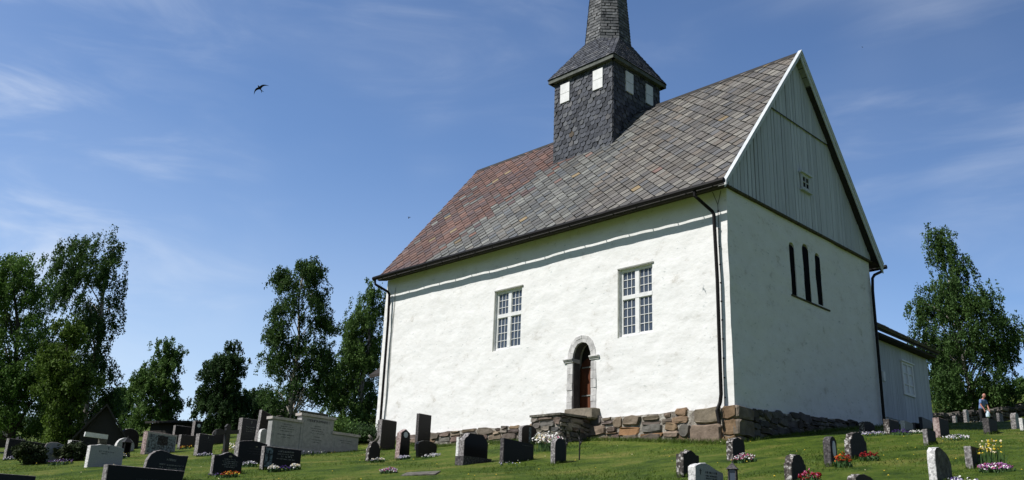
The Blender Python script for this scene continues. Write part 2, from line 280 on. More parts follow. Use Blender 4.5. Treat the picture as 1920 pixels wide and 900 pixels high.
# ---------------------------------------------------------------- mesh helpers
class MB:
    """collects polygons (with material slots and an optional colour per polygon) and links them as ONE mesh object"""
    def __init__(s): s.v = []; s.f = []; s.m = []; s.c = []

    def poly(s, pts, mi=0, c=(1, 1, 1)):
        i = len(s.v); s.v += [tuple(p) for p in pts]; s.f.append(list(range(i, i + len(pts)))); s.m.append(mi); s.c.append(c)

    def mesh(s, V, F, mi=0, c=(1, 1, 1)):
        i = len(s.v); s.v += [tuple(p) for p in V]
        for f in F: s.f.append([i + k for k in f]); s.m.append(mi); s.c.append(c)

    def box(s, x0, x1, y0, y1, z0, z1, mi=0, c=(1, 1, 1), mat=None):
        V = [(x, y, z) for x in (x0, x1) for y in (y0, y1) for z in (z0, z1)]
        if mat is not None: V = [mat @ Vector(p) for p in V]
        s.mesh(V, [(0, 1, 3, 2), (4, 6, 7, 5), (0, 4, 5, 1), (2, 3, 7, 6), (0, 2, 6, 4), (1, 5, 7, 3)], mi, c)

    def tube(s, pts, r, n=8, mi=0, c=(1, 1, 1), caps=True):
        P = [Vector(p) for p in pts]; rr = r if isinstance(r, (list, tuple)) else [r] * len(P); V = []; F = []
        up = None
        for i, p in enumerate(P):
            d = (P[min(i + 1, len(P) - 1)] - P[max(i - 1, 0)]).normalized()
            if up is None: up = d.orthogonal().normalized()
            up = (up - d * up.dot(d)).normalized(); sd = d.cross(up)
            for k in range(n):
                a = 2 * math.pi * k / n; V.append(p + (up * math.cos(a) + sd * math.sin(a)) * rr[i])
        for i in range(len(P) - 1):
            for k in range(n): F.append((i * n + k, i * n + (k + 1) % n, (i + 1) * n + (k + 1) % n, (i + 1) * n + k))
        if caps: F += [tuple(range(n))[::-1], tuple(range((len(P) - 1) * n, len(P) * n))]
        s.mesh(V, F, mi, c)

    def prism(s, poly, fn, d0, d1, mf=0, mb=None, ms=None, c=(1, 1, 1)):
        """poly: 2D outline (counter-clockwise seen from the front); fn(a, b, d) -> 3D point; front face at d1"""
        n = len(poly); mb = mf if mb is None else mb; ms = mf if ms is None else ms
        A = [fn(a, b, d0) for a, b in poly]; B = [fn(a, b, d1) for a, b in poly]
        i = len(s.v); s.v += [tuple(p) for p in A + B]
        s.f.append([i + n + k for k in range(n)]); s.m.append(mf); s.c.append(c)
        s.f.append([i + k for k in range(n)][::-1]); s.m.append(mb); s.c.append(c)
        for k in range(n):
            k2 = (k + 1) % n; s.f.append([i + k, i + k2, i + n + k2, i + n + k]); s.m.append(ms); s.c.append(c)

    def build(s, name, mats, parent=None, smooth=False, color=False):
        me = bpy.data.meshes.new(name); me.from_pydata(s.v, [], s.f)
        mats = mats if isinstance(mats, (list, tuple)) else [mats]
        for m in mats: me.materials.append(m)
        me.polygons.foreach_set('material_index', s.m)
        if smooth: me.polygons.foreach_set('use_smooth', [True] * len(s.f))
        if color:
            at = me.color_attributes.new('col', 'FLOAT_COLOR', 'CORNER'); cc = []
            for f, c in zip(s.f, s.c): cc += [c[0], c[1], c[2], 1.0] * len(f)
            at.data.foreach_set('color', cc)
        me.update()
        o = bpy.data.objects.new(name, me); col.objects.link(o)
        if parent is not None: o.parent = parent
        return o


def thing(name, label, cat, loc=(0, 0, 0), rz=0.0, group=None):
    o = bpy.data.objects.new(name, None); o.empty_display_size = .2; col.objects.link(o)
    o.location = loc; o.rotation_euler = (0, 0, rz); o['label'] = label; o['category'] = cat
    if group: o['group'] = group
    return o


def tag(o, label, cat, group=None, kind=None):
    o['label'] = label; o['category'] = cat
    if group: o['group'] = group
    if kind: o['kind'] = kind
    return o


def structure(o, label=None):
    o['kind'] = 'structure'
    if label: o['label'] = label
    return o


def clip(poly, clipper):
    """convex polygon clipping, counter-clockwise clipper"""
    out = list(poly)
    for i in range(len(clipper)):
        ax, ay = clipper[i]; bx, by = clipper[(i + 1) % len(clipper)]
        src, out = out, []
        if not src: break
        def sd(p): return (bx - ax) * (p[1] - ay) - (by - ay) * (p[0] - ax)
        for j in range(len(src)):
            p, q = src[j], src[(j + 1) % len(src)]; sp, sq = sd(p), sd(q)
            if sp >= -1e-9: out.append(p)
            if (sp > 1e-9 and sq < -1e-9) or (sp < -1e-9 and sq > 1e-9):
                t = sp / (sp - sq); out.append((p[0] + (q[0] - p[0]) * t, p[1] + (q[1] - p[1]) * t))
    return out


def area2(p):
    return abs(sum(p[i][0] * p[(i + 1) % len(p)][1] - p[(i + 1) % len(p)][0] * p[i][1] for i in range(len(p)))) / 2


def slates(mb, org, U, V, Nn, bounds, kind, size, colour, th=.012, tilt=.022, gap=.006, jit=.006):
    """covers the convex region `bounds` (u, v) of a plane with single slates, each a tilted thin plate of its own"""
    org, U, V, Nn = map(Vector, (org, U, V, Nn)); us = [b[0] for b in bounds]; vs = [b[1] for b in bounds]
    u0, u1, v0, v1 = min(us), max(us), min(vs), max(vs); cells = []
    if kind == 'diamond':
        a = size / math.sqrt(2)
        for j in range(int((v1 - v0) / a) + 3):
            for i in range(int((u1 - u0) / (2 * a)) + 3):
                cu = u0 + 2 * a * i + (a if j % 2 else 0) - a * .37; cv = v0 + a * j - a * .6
                g = gap * 1.4; b = a - g
                cells.append([(cu, cv - b), (cu + b, cv), (cu, cv + b), (cu - b, cv)])
    else:
        w, h = size
        for j in range(int((v1 - v0) / h) + 2):
            for i in range(-1, int((u1 - u0) / w) + 2):
                uu = u0 + w * (i + (.5 if j % 2 else 0)) + random.uniform(-1, 1) * jit * 3; vv = v0 + h * j
                hw = w / 2 - gap + random.uniform(-1, 1) * jit
                if kind == 'hex':
                    d = h * .34 + random.uniform(-.5, .5) * jit
                    cells.append([(uu - hw * .5, vv - d), (uu + hw * .5, vv - d), (uu + hw, vv), (uu + hw, vv + h - .004), (uu - hw, vv + h - .004), (uu - hw, vv)])
                else:
                    cells.append([(uu - hw, vv + random.uniform(-1, 1) * jit), (uu + hw, vv + random.uniform(-1, 1) * jit), (uu + hw, vv + h - .003), (uu - hw, vv + h - .003)])
    for cpoly in cells:
        if kind == 'diamond': cpoly = [(p[0] + random.uniform(-1, 1) * jit, p[1] + random.uniform(-1, 1) * jit) for p in cpoly]
        lo = min(p[1] for p in cpoly); hi = max(p[1] for p in cpoly)
        uc = sum(p[0] for p in cpoly) / len(cpoly); vc = (lo + hi) / 2
        q = clip(cpoly, bounds)
        if len(q) < 3 or area2(q) < .0012: continue
        k = random.uniform(.7, 1.4); sk = random.uniform(-.02, .02)
        top = [org + U * p[0] + V * p[1] + Nn * (th + tilt * k * (1 - (p[1] - lo) / (hi - lo)) + sk * (p[0] - uc)) for p in q]
        bot = [org + U * p[0] + V * p[1] - Nn * .004 for p in q]
        i = len(mb.v); n = len(q); mb.v += [tuple(p) for p in top + bot]; c = colour(uc, vc)
        mb.f.append([i + t for t in range(n)]); mb.m.append(0); mb.c.append(c)
        for t in range(n):
            t2 = (t + 1) % n; mb.f.append([i + n + t, i + n + t2, i + t2, i + t]); mb.m.append(0); mb.c.append(tuple(x * .7 for x in c))


# ---------------------------------------------------------------- world, sun, camera
w = bpy.data.worlds.new('World'); scene.world = w; w.use_nodes = True
nt = w.node_tree; N = nt.nodes; K = nt.links
bg = N['Background']
sky = N.new('ShaderNodeTexSky'); sky.sky_type = 'NISHITA'; sky.sun_disc = False
sky.sun_elevation = R_(SUN_EL); sky.sun_rotation = R_(SUN_AZ); sky.altitude = 100; sky.air_density = 1.0; sky.dust_density = .35; sky.ozone_density = 2.2
tc = N.new('ShaderNodeTexCoord')
def wnoise(scale, st, detail, rot=(0, 0, 0), dist=0.0):
    mp = N.new('ShaderNodeMapping'); mp.inputs['Scale'].default_value = st; mp.inputs['Rotation'].default_value = rot
    K.new(tc.outputs['Generated'], mp.inputs['Vector'])
    n = N.new('ShaderNodeTexNoise'); n.inputs['Scale'].default_value = scale; n.inputs['Detail'].default_value = detail; n.inputs['Roughness'].default_value = .55
    n.inputs['Distortion'].default_value = dist
    K.new(mp.outputs['Vector'], n.inputs['Vector']); return n.outputs['Fac']
def mapr(src, a, b, c, d):
    m = N.new('ShaderNodeMapRange'); m.interpolation_type = 'SMOOTHSTEP'
    for nme, v in zip(('From Min', 'From Max', 'To Min', 'To Max'), (a, b, c, d)): m.inputs[nme].default_value = v
    K.new(src, m.inputs['Value']); return m.outputs['Result']
def mapr_lin(src, a, b):
    m = N.new('ShaderNodeMapRange'); m.inputs['From Min'].default_value = a; m.inputs['From Max'].default_value = b; K.new(src, m.inputs['Value']); return m.outputs['Result']
def mul(a, b):
    m = N.new('ShaderNodeMath'); m.operation = 'MULTIPLY'; K.new(a, m.inputs[0]); K.new(b, m.inputs[1]); return m.outputs[0]
broad = mapr(wnoise(1.6, (1, 1, 1.6), 3, (0, .5, .6)), .45, .75, .0, 1.0)
fine = mapr(wnoise(5.5, (.55, .9, 3.2), 9, (.35, .45, .8), .6), .40, .80, .10, 1.0)
cloud = N.new('ShaderNodeMath'); cloud.operation = 'MULTIPLY'; K.new(mul(broad, fine), cloud.inputs[0]); cloud.inputs[1].default_value = CLOUD
mix = N.new('ShaderNodeMix'); mix.data_type = 'RGBA'; K.new(cloud.outputs[0], mix.inputs['Factor'])
tint = N.new('ShaderNodeMix'); tint.data_type = 'RGBA'; tint.blend_type = 'MULTIPLY'; tint.inputs['Factor'].default_value = 1
K.new(sky.outputs['Color'], tint.inputs['A']); tint.inputs['B'].default_value = (*SKYTINT, 1)
# western sky scaled brighter; unseen east dimmed only to darken the gable
dot = N.new('ShaderNodeVectorMath'); dot.operation = 'DOT_PRODUCT'; K.new(tc.outputs['Generated'], dot.inputs[0]); dot.inputs[1].default_value = (-.85, .50, -.16)
hz = N.new('ShaderNodeValToRGB'); K.new(mapr_lin(dot.outputs['Value'], -1, 1), hz.inputs['Fac'])
e = hz.color_ramp.elements; e[0].position = .48; e[0].color = (SKYLO, SKYLO, SKYLO * 1.1, 1); e[1].position = 1.0; e[1].color = (1.80, 1.62, 1.46, 1)
x = e.new(.82); x.color = (1.22, 1.24, 1.26, 1); x = e.new(.94); x.color = (1.50, 1.47, 1.44, 1)
hm_ = N.new('ShaderNodeMix'); hm_.data_type = 'RGBA'; hm_.blend_type = 'MULTIPLY'; hm_.inputs['Factor'].default_value = 1
K.new(tint.outputs['Result'], hm_.inputs['A']); K.new(hz.outputs['Color'], hm_.inputs['B'])
K.new(hm_.outputs['Result'], mix.inputs['A']); mix.inputs['B'].default_value = (*CLOUDCOL, 1)
# pale summer haze low in the western sky
sep = N.new('ShaderNodeSeparateXYZ'); K.new(tc.outputs['Generated'], sep.inputs[0])
lowf = mul(mapr(sep.outputs['Z'], .42, .02, 0, .42), mapr(dot.outputs['Value'], .55, 1.0, .0, 1.0))
mix2 = N.new('ShaderNodeMix'); mix2.data_type = 'RGBA'; K.new(lowf, mix2.inputs['Factor']); K.new(mix.outputs['Result'], mix2.inputs['A']); mix2.inputs['B'].default_value = (8.0, 9.0, 10.2, 1)
K.new(mix2.outputs['Result'], bg.inputs['Color']); bg.inputs['Strength'].default_value = SKY

sd = bpy.data.lights.new('sun', 'SUN'); sd.energy = SUN; sd.angle = R_(.53); sd.color = (1.0, .968, .915)
so = bpy.data.objects.new('sun', sd); col.objects.link(so)
az, el = R_(SUN_AZ), R_(SUN_EL)
sunv = Vector((math.sin(az) * math.cos(el), math.cos(az) * math.cos(el), math.sin(el)))
so.rotation_euler = sunv.to_track_quat('Z', 'Y').to_euler(); so.location = sunv * 60

cd = bpy.data.cameras.new('camera'); cam = bpy.data.objects.new('camera', cd); col.objects.link(cam); scene.camera = cam
YAW, PIT, ROL = -.7944, .3205, .0388
f_ = Vector((math.sin(YAW) * math.cos(PIT), math.cos(YAW) * math.cos(PIT), math.sin(PIT))); r0 = Vector((math.cos(YAW), -math.sin(YAW), 0)); u0 = r0.cross(f_)
r_ = r0 * math.cos(ROL) + u0 * math.sin(ROL); u_ = -r0 * math.sin(ROL) + u0 * math.cos(ROL)
cam.matrix_world = Matrix(((r_.x, u_.x, -f_.x, 13.5058), (r_.y, u_.y, -f_.y, -22.0499), (r_.z, u_.z, -f_.z, 0), (0, 0, 0, 1)))
cd.sensor_width = 36; cd.lens = 1710.31 / 1920 * 36; cd.shift_y = .0031; cd.clip_end = 6000; cd.clip_start = .1
vs = scene.view_settings; vs.view_transform = 'Standard'; vs.look = 'None'; vs.gamma = 1; vs.exposure = EXPO; vs.use_curve_mapping = False
scene.cycles.use_denoising = True; scene.cycles.max_bounces = 6; scene.cycles.transparent_max_bounces = 6

# ---------------------------------------------------------------- ground
def axis(lo, hi, step, far):
    a = list(np.arange(lo, hi + 1e-6, step)); s = step; x = lo; left = []
    while x > -far: s *= 1.35; x -= s; left.append(x)
    s = step; x = hi; right = []
    while x < far: s *= 1.35; x += s; right.append(x)
    return np.array(left[::-1] + a + right)
gx, gy = axis(-45, 14, .4, 2500), axis(-24, 32, .4, 2500)
X, Y = np.meshgrid(gx, gy, indexing='ij')
Z = ground(X.ravel(), Y.ravel())
for s_, a_ in ((.30, .075), (.95, .035)):
    near = np.exp(-((X.ravel() + 12) ** 2 + (Y.ravel() - 2) ** 2) / (2 * 40 ** 2))
    Z += near * a_ * np.array([mnoise.noise((x * s_, y * s_, 3.1)) for x, y in zip(X.ravel(), Y.ravel())])
me = bpy.data.meshes.new('lawn')
ni, nj = X.shape; idx = np.arange(ni * nj).reshape(ni, nj)
quads = np.stack([idx[:-1, :-1], idx[1:, :-1], idx[1:, 1:], idx[:-1, 1:]], -1).reshape(-1, 4)
me.from_pydata(np.c_[X.ravel(), Y.ravel(), Z].tolist(), [], quads.tolist()); me.materials.append(M['grass'])
me.polygons.foreach_set('use_smooth', [True] * len(quads)); me.update()
lawn = bpy.data.objects.new('ground', me); col.objects.link(lawn); structure(lawn, 'sloping mown churchyard lawn')

# a wooded ridge far to the west
mb = MB(); cnt = 60; ring = []
for i in range(cnt + 1):
    a = R_(150 + 110 * i / cnt); d = 1500
    hh = 150 + 34 * mnoise.noise((i * .12, 2.2, 0)) + 16 * mnoise.noise((i * .5, 7, 0)) + random.uniform(-3, 3)
    ring.append([(math.cos(a) * (d - 260), math.sin(a) * (d - 260), -20), (math.cos(a) * (d - 90), math.sin(a) * (d - 90), hh * .72), (math.cos(a) * d, math.sin(a) * d, hh), (math.cos(a) * (d + 300), math.sin(a) * (d + 300), -20)])
for i in range(cnt):
    for k in range(3): mb.poly([ring[i][k], ring[i][k + 1], ring[i + 1][k + 1], ring[i + 1][k]])
M['hill'] = noisy('conifer_hill', [(.35, (.02, .04, .025)), (.65, (.05, .085, .05))], scale=.02, rough=.9)
structure(mb.build('hills', M['hill'], smooth=True), 'far wooded ridge')
# ================================================================ CHURCH
church = thing('church', 'white plastered medieval stone church with slate roof and dark steeple', 'church', (0, 0, 0))
def P_(o, label): o['label'] = label; return o

# --- nave walls: uneven plastered solid, openings cut out
def grid_box(nx, ny, nz, x0, x1, y0, y1, z0, z1, fn):
    b = MB()
    def face(o, du, dv, nu, nv):
        base = len(b.v)
        for i in range(nu + 1):
            for j in range(nv + 1): b.v.append(tuple(fn(Vector(o) + Vector(du) * (i / nu) + Vector(dv) * (j / nv))))
        for i in range(nu):
            for j in range(nv):
                k = base + i * (nv + 1) + j; b.f.append([k, k + nv + 1, k + nv + 2, k + 1]); b.m.append(0); b.c.append((1, 1, 1))
    dx, dy, dz = x1 - x0, y1 - y0, z1 - z0
    face((x0, y0, z0), (dx, 0, 0), (0, 0, dz), nx, nz); face((x1, y0, z0), (0, dy, 0), (0, 0, dz), ny, nz)
    face((x1, y1, z0), (-dx, 0, 0), (0, 0, dz), nx, nz); face((x0, y1, z0), (0, -dy, 0), (0, 0, dz), ny, nz)
    face((x0, y0, z1), (dx, 0, 0), (0, dy, 0), nx, ny); face((x0, y1, z0), (dx, 0, 0), (0, -dy, 0), nx, ny)
    return b
def wobble(p):
    q = Vector((round(p.x, 3), round(p.y, 3), round(p.z, 3)))
    d = mnoise.noise_vector(q * .55) * .035 + mnoise.noise_vector(q * 1.9) * .016
    return p + Vector((d.x, d.y, d.z * .3))
wall = grid_box(66, 38, 28, -L, 0, 0, W, 2.6, ZE + .02, wobble).build('wall', M['plaster'], church, smooth=False)
bm = bmesh.new(); bm.from_mesh(wall.data); bmesh.ops.remove_doubles(bm, verts=bm.verts, dist=.004); bmesh.ops.recalc_face_normals(bm, faces=bm.faces); bm.to_mesh(wall.data); bm.free()

def arch_outline(x0, x1, z0, zs, zt, n=10):
    """pointed-round arch outline, counter-clockwise seen from the front"""
    xm = (x0 + x1) / 2; h = zt - zs; pts = [(x0, z0), (x1, z0), (x1, zs)]
    for i in range(1, n): a = math.pi / 2 * i / n; pts.append((xm + (x1 - xm) * math.cos(a) ** .82, zs + h * math.sin(a) ** 1.0))
    pts.append((xm, zt))
    for i in range(n - 1, 0, -1): a = math.pi / 2 * i / n; pts.append((xm - (xm - x0) * math.cos(a) ** .82, zs + h * math.sin(a)))
    pts.append((x0, zs)); return pts
SF = lambda a, b, d: (a, -d, b)          # south face: a = x, b = z, d = distance out of the wall
EF = lambda a, b, d: (d, a, b)           # east face: a = y
WINS = [(-9.67, -8.35, 6.55, 8.72), (-4.0, -2.70, 6.31, 8.50)]
LANC = [(3.62, 3.96, 7.83, 9.42, 9.60), (4.50, 4.93, 7.84, 9.55, 9.79), (5.36, 5.72, 7.88, 9.48, 9.68)]
DX0, DX1, DZ0, DZS, DZT = -5.90, -5.13, 4.22, 5.78, 6.35
cut = MB()
for x0, x1, z0, z1 in WINS:
    cut.prism([(x0, z0), (x1, z0), (x1, z1), (x0, z1)], SF, -.26, .5)
cut.prism(arch_outline(DX0 - .16, DX1 + .16, DZ0 - .05, DZS, DZT + .14), SF, -.62, .5)
for y0, y1, z0, zs, zt in LANC: cut.prism(arch_outline(y0, y1, z0, zs, zt, 6), EF, -.42, .5)
cutter = cut.build('cutter', M['plaster'])
bm = bmesh.new(); bm.from_mesh(cutter.data); bmesh.ops.recalc_face_normals(bm, faces=bm.faces); bm.to_mesh(cutter.data); bm.free()
bo = wall.modifiers.new('openings', 'BOOLEAN'); bo.object = cutter; bo.operation = 'DIFFERENCE'; bo.solver = 'EXACT'
dg = bpy.context.evaluated_depsgraph_get(); nm = bpy.data.meshes.new_from_object(wall.evaluated_get(dg)); wall.modifiers.clear(); wall.data = nm
bpy.data.objects.remove(cutter)
bm = bmesh.new(); bm.from_mesh(wall.data)
for f in bm.faces: f.smooth = True
for e in bm.edges:
    if len(e.link_faces) == 2 and e.calc_face_angle(0) > R_(35): e.smooth = False
bm.to_mesh(wall.data); bm.free()

# --- rubble foundation
PAL = [(.205, .165, .125), (.18, .15, .125), (.25, .195, .15), (.16, .145, .135), (.22, .155, .10), (.25, .145, .075), (.20, .17, .15), (.13, .105, .09), (.19, .14, .12)]
def rubble(mb, fn, u0, u1, zlo, zhi, depth=.10, rows=3, size=(.45, .95), pal=PAL, fixed=()):
    """irregular stones packed in wandering rows; zlo(u), zhi(u) bound them"""
    for r in range(rows):
        u = u0 - random.uniform(0, .3)
        while u < u1:
            wd = random.uniform(*size); uc = u + wd / 2
            lo, hi = zlo(uc), zhi(uc); h = (hi - lo) / rows
            if h < .06: u += wd; continue
            z0 = lo + h * r + random.uniform(-.06, .06) * (r > 0); z1 = lo + h * (r + 1) + random.uniform(-.07, .05)
            a, b = max(u, u0), min(u + wd - .02, u1)
            if b - a > .12 and not any(fa - .02 < uc < fb + .02 for fa, fb in fixed):
                if random.random() < .45 and z1 - z0 > .18:
                    zm = (z0 + z1) / 2 + random.uniform(-.05, .05); stone_(mb, fn, a, b, z0, zm - .02, depth, pal); stone_(mb, fn, a + random.uniform(0, .1), b - .05, zm, z1, depth, pal)
                else: stone_(mb, fn, a, b, z0, z1, depth, pal)
            u += wd
def stone_(mb, fn, a, b, z0, z1, depth, pal, c=None, square=.25):
    c = c or random.choice(pal); kk = random.uniform(.78, 1.15); c = tuple(x * kk * random.uniform(.97, 1.03) for x in c)
    w_, h_ = b - a, z1 - z0; k = min(w_, h_) * square; out = []
    for (x, z) in ((a + k, z0), (a + w_ * .5, z0), (b - k, z0), (b, z0 + k), (b, z1 - k), (b - k, z1), (a + w_ * .5, z1), (a + k, z1), (a, z1 - k), (a, z0 + k)):
        out.append((x + random.uniform(-.5, .5) * k, z + random.uniform(-.6, .6) * k))
    cx, cz = (a + b) / 2, (z0 + z1) / 2; d = depth * random.uniform(.7, 1.5); n = len(out)
    d_ = random.uniform(-.05, .05); mid = [((x - cx) * .97 + cx, (z - cz) * .97 + cz) for x, z in out]; inn = [((x - cx) * .90 + cx, (z - cz) * .86 + cz) for x, z in out]
    V = [fn(x, z, 0) for x, z in out] + [fn(x, z, d * .75) for x, z in mid] + [fn(x, z, d + random.uniform(-.015, .03)) for x, z in inn]
    F = [tuple(range(2 * n, 3 * n))]
    for k_ in range(n):
        k2 = (k_ + 1) % n; F += [(k_, k2, n + k2, n + k_), (n + k_, n + k2, 2 * n + k2, 2 * n + k_)]
    mb.mesh(V, F, 0, c)
rb = MB()
topS = lambda u: 3.86 + .05 * mnoise.noise((u * 1.3, 0, 4)) + .05 * mnoise.noise((u * 4, 0, 9))
topE = lambda y: 3.86 + min(y, 7.2) * .062 - max(y - 7.2, 0) * .25 + .05 * mnoise.noise((y * 2, 5, 4))
SF2 = lambda a, b, d: (a, -.03 - d, b)
EF2 = lambda a, b, d: (.03 + d, a, b)
rubble(rb, SF2, -L, -1.42, lambda u: gz(u, 0) - .18, topS, .09, 3, (.32, .9))
rubble(rb, EF2, .75, 8.6, lambda y: gz(0, y) - .2, topE, .09, 4, (.3, .7), [(.09, .085, .08), (.12, .11, .10), (.07, .068, .066), (.15, .14, .13), (.11, .095, .08)])  # east side: darker stones, with the gable's shade also put into the colours
# dressed corner blocks
stone_(rb, SF2, -1.38, -.36, gz(-.8, 0) - .25, 3.42, .13, PAL, (.22, .17, .125), .10); stone_(rb, SF2, -1.22, -.38, 3.45, 3.87, .11, PAL, (.235, .195, .145), .10)
for z0, z1 in ((2.5, 3.05), (3.07, 3.50), (3.53, 3.88)):
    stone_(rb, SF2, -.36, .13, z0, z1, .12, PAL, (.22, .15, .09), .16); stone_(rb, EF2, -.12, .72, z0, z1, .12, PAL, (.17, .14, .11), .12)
found = rb.build('foundation', [M['rubble']], church, color=True)
mo = MB()
SEG = 40
for i in range(SEG):
    a, b = -L + L * i / SEG, -L + L * (i + 1) / SEG
    mo.mesh([(a, -.085, 2), (b, -.085, 2), (b, -.085, topS(b) - .03), (a, -.085, topS(a) - .03), (a, .1, topS(a) - .02), (b, .1, topS(b) - .02)], [(0, 1, 2, 3), (3, 2, 5, 4)])
for i in range(24):
    a, b = 8.6 * i / 24, 8.6 * (i + 1) / 24
    mo.mesh([(.055, a, 2), (.055, b, 2), (.055, b, topE(b) - .03), (.055, a, topE(a) - .03), (-.1, a, topE(a) - .02), (-.1, b, topE(b) - .02)], [(0, 1, 2, 3), (3, 2, 5, 4)])
mo.build('mortar', M['mortar'], found)

# --- windows
for x0, x1, z0, z1 in WINS:
    fr = MB(); Y = .13
    def bar(a0, a1, b0, b1, d0=-.05, d1=.05): fr.box(a0, a1, Y - d1, Y - d0, b0, b1)
    s = .075; bar(x0, x0 + s, z0, z1); bar(x1 - s, x1, z0, z1); bar(x0 + s, x1 - s, z0, z0 + s); bar(x0 + s, x1 - s, z1 - s, z1)
    xm = (x0 + x1) / 2; zt = z0 + (z1 - z0) * .575
    bar(xm - .075, xm + .075, z0 + s, zt - .06, -.05, .058); bar(xm - .075, xm + .075, zt + .06, z1 - s, -.05, .058); bar(x0 + s, x1 - s, zt - .06, zt + .06, -.05, .066)
    for (a, b) in ((x0 + s, xm - .075), (xm + .075, x1 - s)):
        for (lo, hi, nr) in ((z0 + s, zt - .06, 4), (zt + .06, z1 - s, 3)):
            bar(a, a + .02, lo, hi, -.03, .035); bar(b - .02, b, lo, hi, -.03, .035); bar(a + .02, b - .02, lo, lo + .02, -.03, .035); bar(a + .02, b - .02, hi - .02, hi, -.03, .035)
            for k in (1, 2): u = a + (b - a) * k / 3; bar(u - .009, u + .009, lo + .02, hi - .02, -.02, .022)
            for k in range(1, nr): v = lo + (hi - lo) * k / nr; bar(a + .02, b - .02, v - .009, v + .009, -.02, .026)
    win = fr.build('window', M['paint'], church)
    gl = MB()
    gl.box(x0 + .02, x1 - .02, Y - .004, Y + .004, z0 + .02, z1 - .02); gl.build('pane', M['glass'], win)
    ln = MB(); ln.box(x0 - .05, x1 + .05, -.035, .03, z1 + .001, z1 + .045); ln.box(x0 - .055, x0 - .001, -.015, .14, z0 - .02, z1); ln.build('lintel', M['fascia'], win)
for y0, y1, z0, zs, zt in LANC:
    lw = MB(); lw.prism(arch_outline(y0 - .01, y1 + .01, z0 - .01, zs - .05, zt - .09, 6), EF, -.03, -.012)
    lw = lw.build('lancet_window', M['darkglass'], church)
sl = MB(); sl.box(-.05, .05, 3.56, 6.1, 7.775, 7.825); sl.build('lancet_sill', M['mosswood'], church)

# --- doorway: dressed stone arch, recessed brown door, threshold block
por = MB()
inner = arch_outline(DX0, DX1, DZ0, DZS, DZT, 8); outer = arch_outline(-6.14, -4.91, DZ0 - .04, DZS, 6.58, 8)
n = len(inner)
seq = list(range(1, n)) + [0]                  # walk from the right foot over the apex to the left foot
pin, pout = [inner[i] for i in seq], [outer[i] for i in seq]
def lerp2(a, b, t): return (a[0] + (b[0] - a[0]) * t, a[1] + (b[1] - a[1]) * t)
def block(qi, qj, qk, ql):                     # one dressed block: inner a, inner b, outer b, outer a
    pts = [qi, qj, qk, ql]; c = (sum(p[0] for p in pts) / 4, sum(p[1] for p in pts) / 4)
    pts = [lerp2(c, p, .965) for p in pts]
    dd = .02 + random.uniform(0, .02); A = [SF(p[0], p[1], -.05) for p in pts]; B = [SF(p[0], p[1], dd) for p in pts]
    por.mesh(A + B, [(4, 5, 6, 7), (0, 1, 5, 4), (1, 2, 6, 5), (2, 3, 7, 6), (3, 0, 4, 7)])
for side in (0, 1):
    ia, oa = (DX1, -4.91) if side else (DX0, -6.14); z = DZ0 - .04
    while z < DZS - .02:
        z2 = min(z + random.uniform(.15, .30), DZS)
        if random.random() < .5: m_ = ia + (oa - ia) * random.uniform(.35, .65); spans = [(ia, m_), (m_, oa)]
        else: spans = [(ia, oa)]
        for a, b in spans: block((a, z), (a, z2), (b, z2), (b, z))
        z = z2
arc_i, arc_o = pin[1:-1], pout[1:-1]
st = 2
for i in range(0, len(arc_i) - 1, st):
    j = min(i + st, len(arc_i) - 1)
    m1, m2 = lerp2(arc_i[i], arc_o[i], .55), lerp2(arc_i[j], arc_o[j], .55)
    block(arc_i[i], arc_i[j], m2, m1); block(m1, m2, arc_o[j], arc_o[i])
doorway = por.build('doorway', M['ashlar'], church)
for x0, x1 in ((-6.27, DX0 + .03), (DX1 - .03, -4.78)):
    im = MB()
    for k, (d, a, b) in enumerate(((.055, 0, .05), (.085, .05, .085), (.11, .085, .12))): im.box(x0, x1, -d, .3, DZS - .05 + a, DZS - .05 + b)
    im.build('impost', M['ashlar'], doorway)
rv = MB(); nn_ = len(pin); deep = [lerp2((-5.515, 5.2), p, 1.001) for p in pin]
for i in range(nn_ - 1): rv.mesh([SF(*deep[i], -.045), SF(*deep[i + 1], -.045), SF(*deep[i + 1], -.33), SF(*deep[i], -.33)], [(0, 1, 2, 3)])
rv.build('reveal', M['shadedreveal'], doorway)
dr = MB(); dr.prism(arch_outline(DX0 - .1, DX1 + .1, DZ0 - .02, DZS - .25, DZT - .42, 8), SF, -.53, -.47)
dr.build('door', M['door'], doorway)
for z in (4.68, 5.60): st_ = MB(); st_.box(DX0, DX1, .44, .468, z, z + .035); st_.build('strap_hinge', M['fascia'], doorway)
hd = MB(); hd.tube([(-5.30, .435, 5.02), (-5.30, .39, 5.02), (-5.30, .39, 5.14), (-5.30, .435, 5.14)], .012, 6); hd.build('door_handle', M['iron'], doorway)
jam = MB(); jam.prism(arch_outline(DX0 - .15, DX1 + .15, DZ0 - .04, DZS, DZT + .13), SF, -.61, -.58); jam.build('recess_shade_sheet', M['deck'], doorway)  # near-black sheet painted in for the shade behind and above the door
th = MB(); stone_(th, lambda a, b, d: (a, -d, b), -6.02, -4.74, 3.80, 4.17, .30, PAL, (.25, .21, .17), .12)
th.mesh([(-5.98, -.27, 4.165), (-4.8, -.27, 4.15), (-4.8, .5, 4.19), (-5.98, .5, 4.19)], [(0, 1, 2, 3)], 0, (.25, .21, .17)); th.build('threshold', M['rubble'], doorway, color=True)

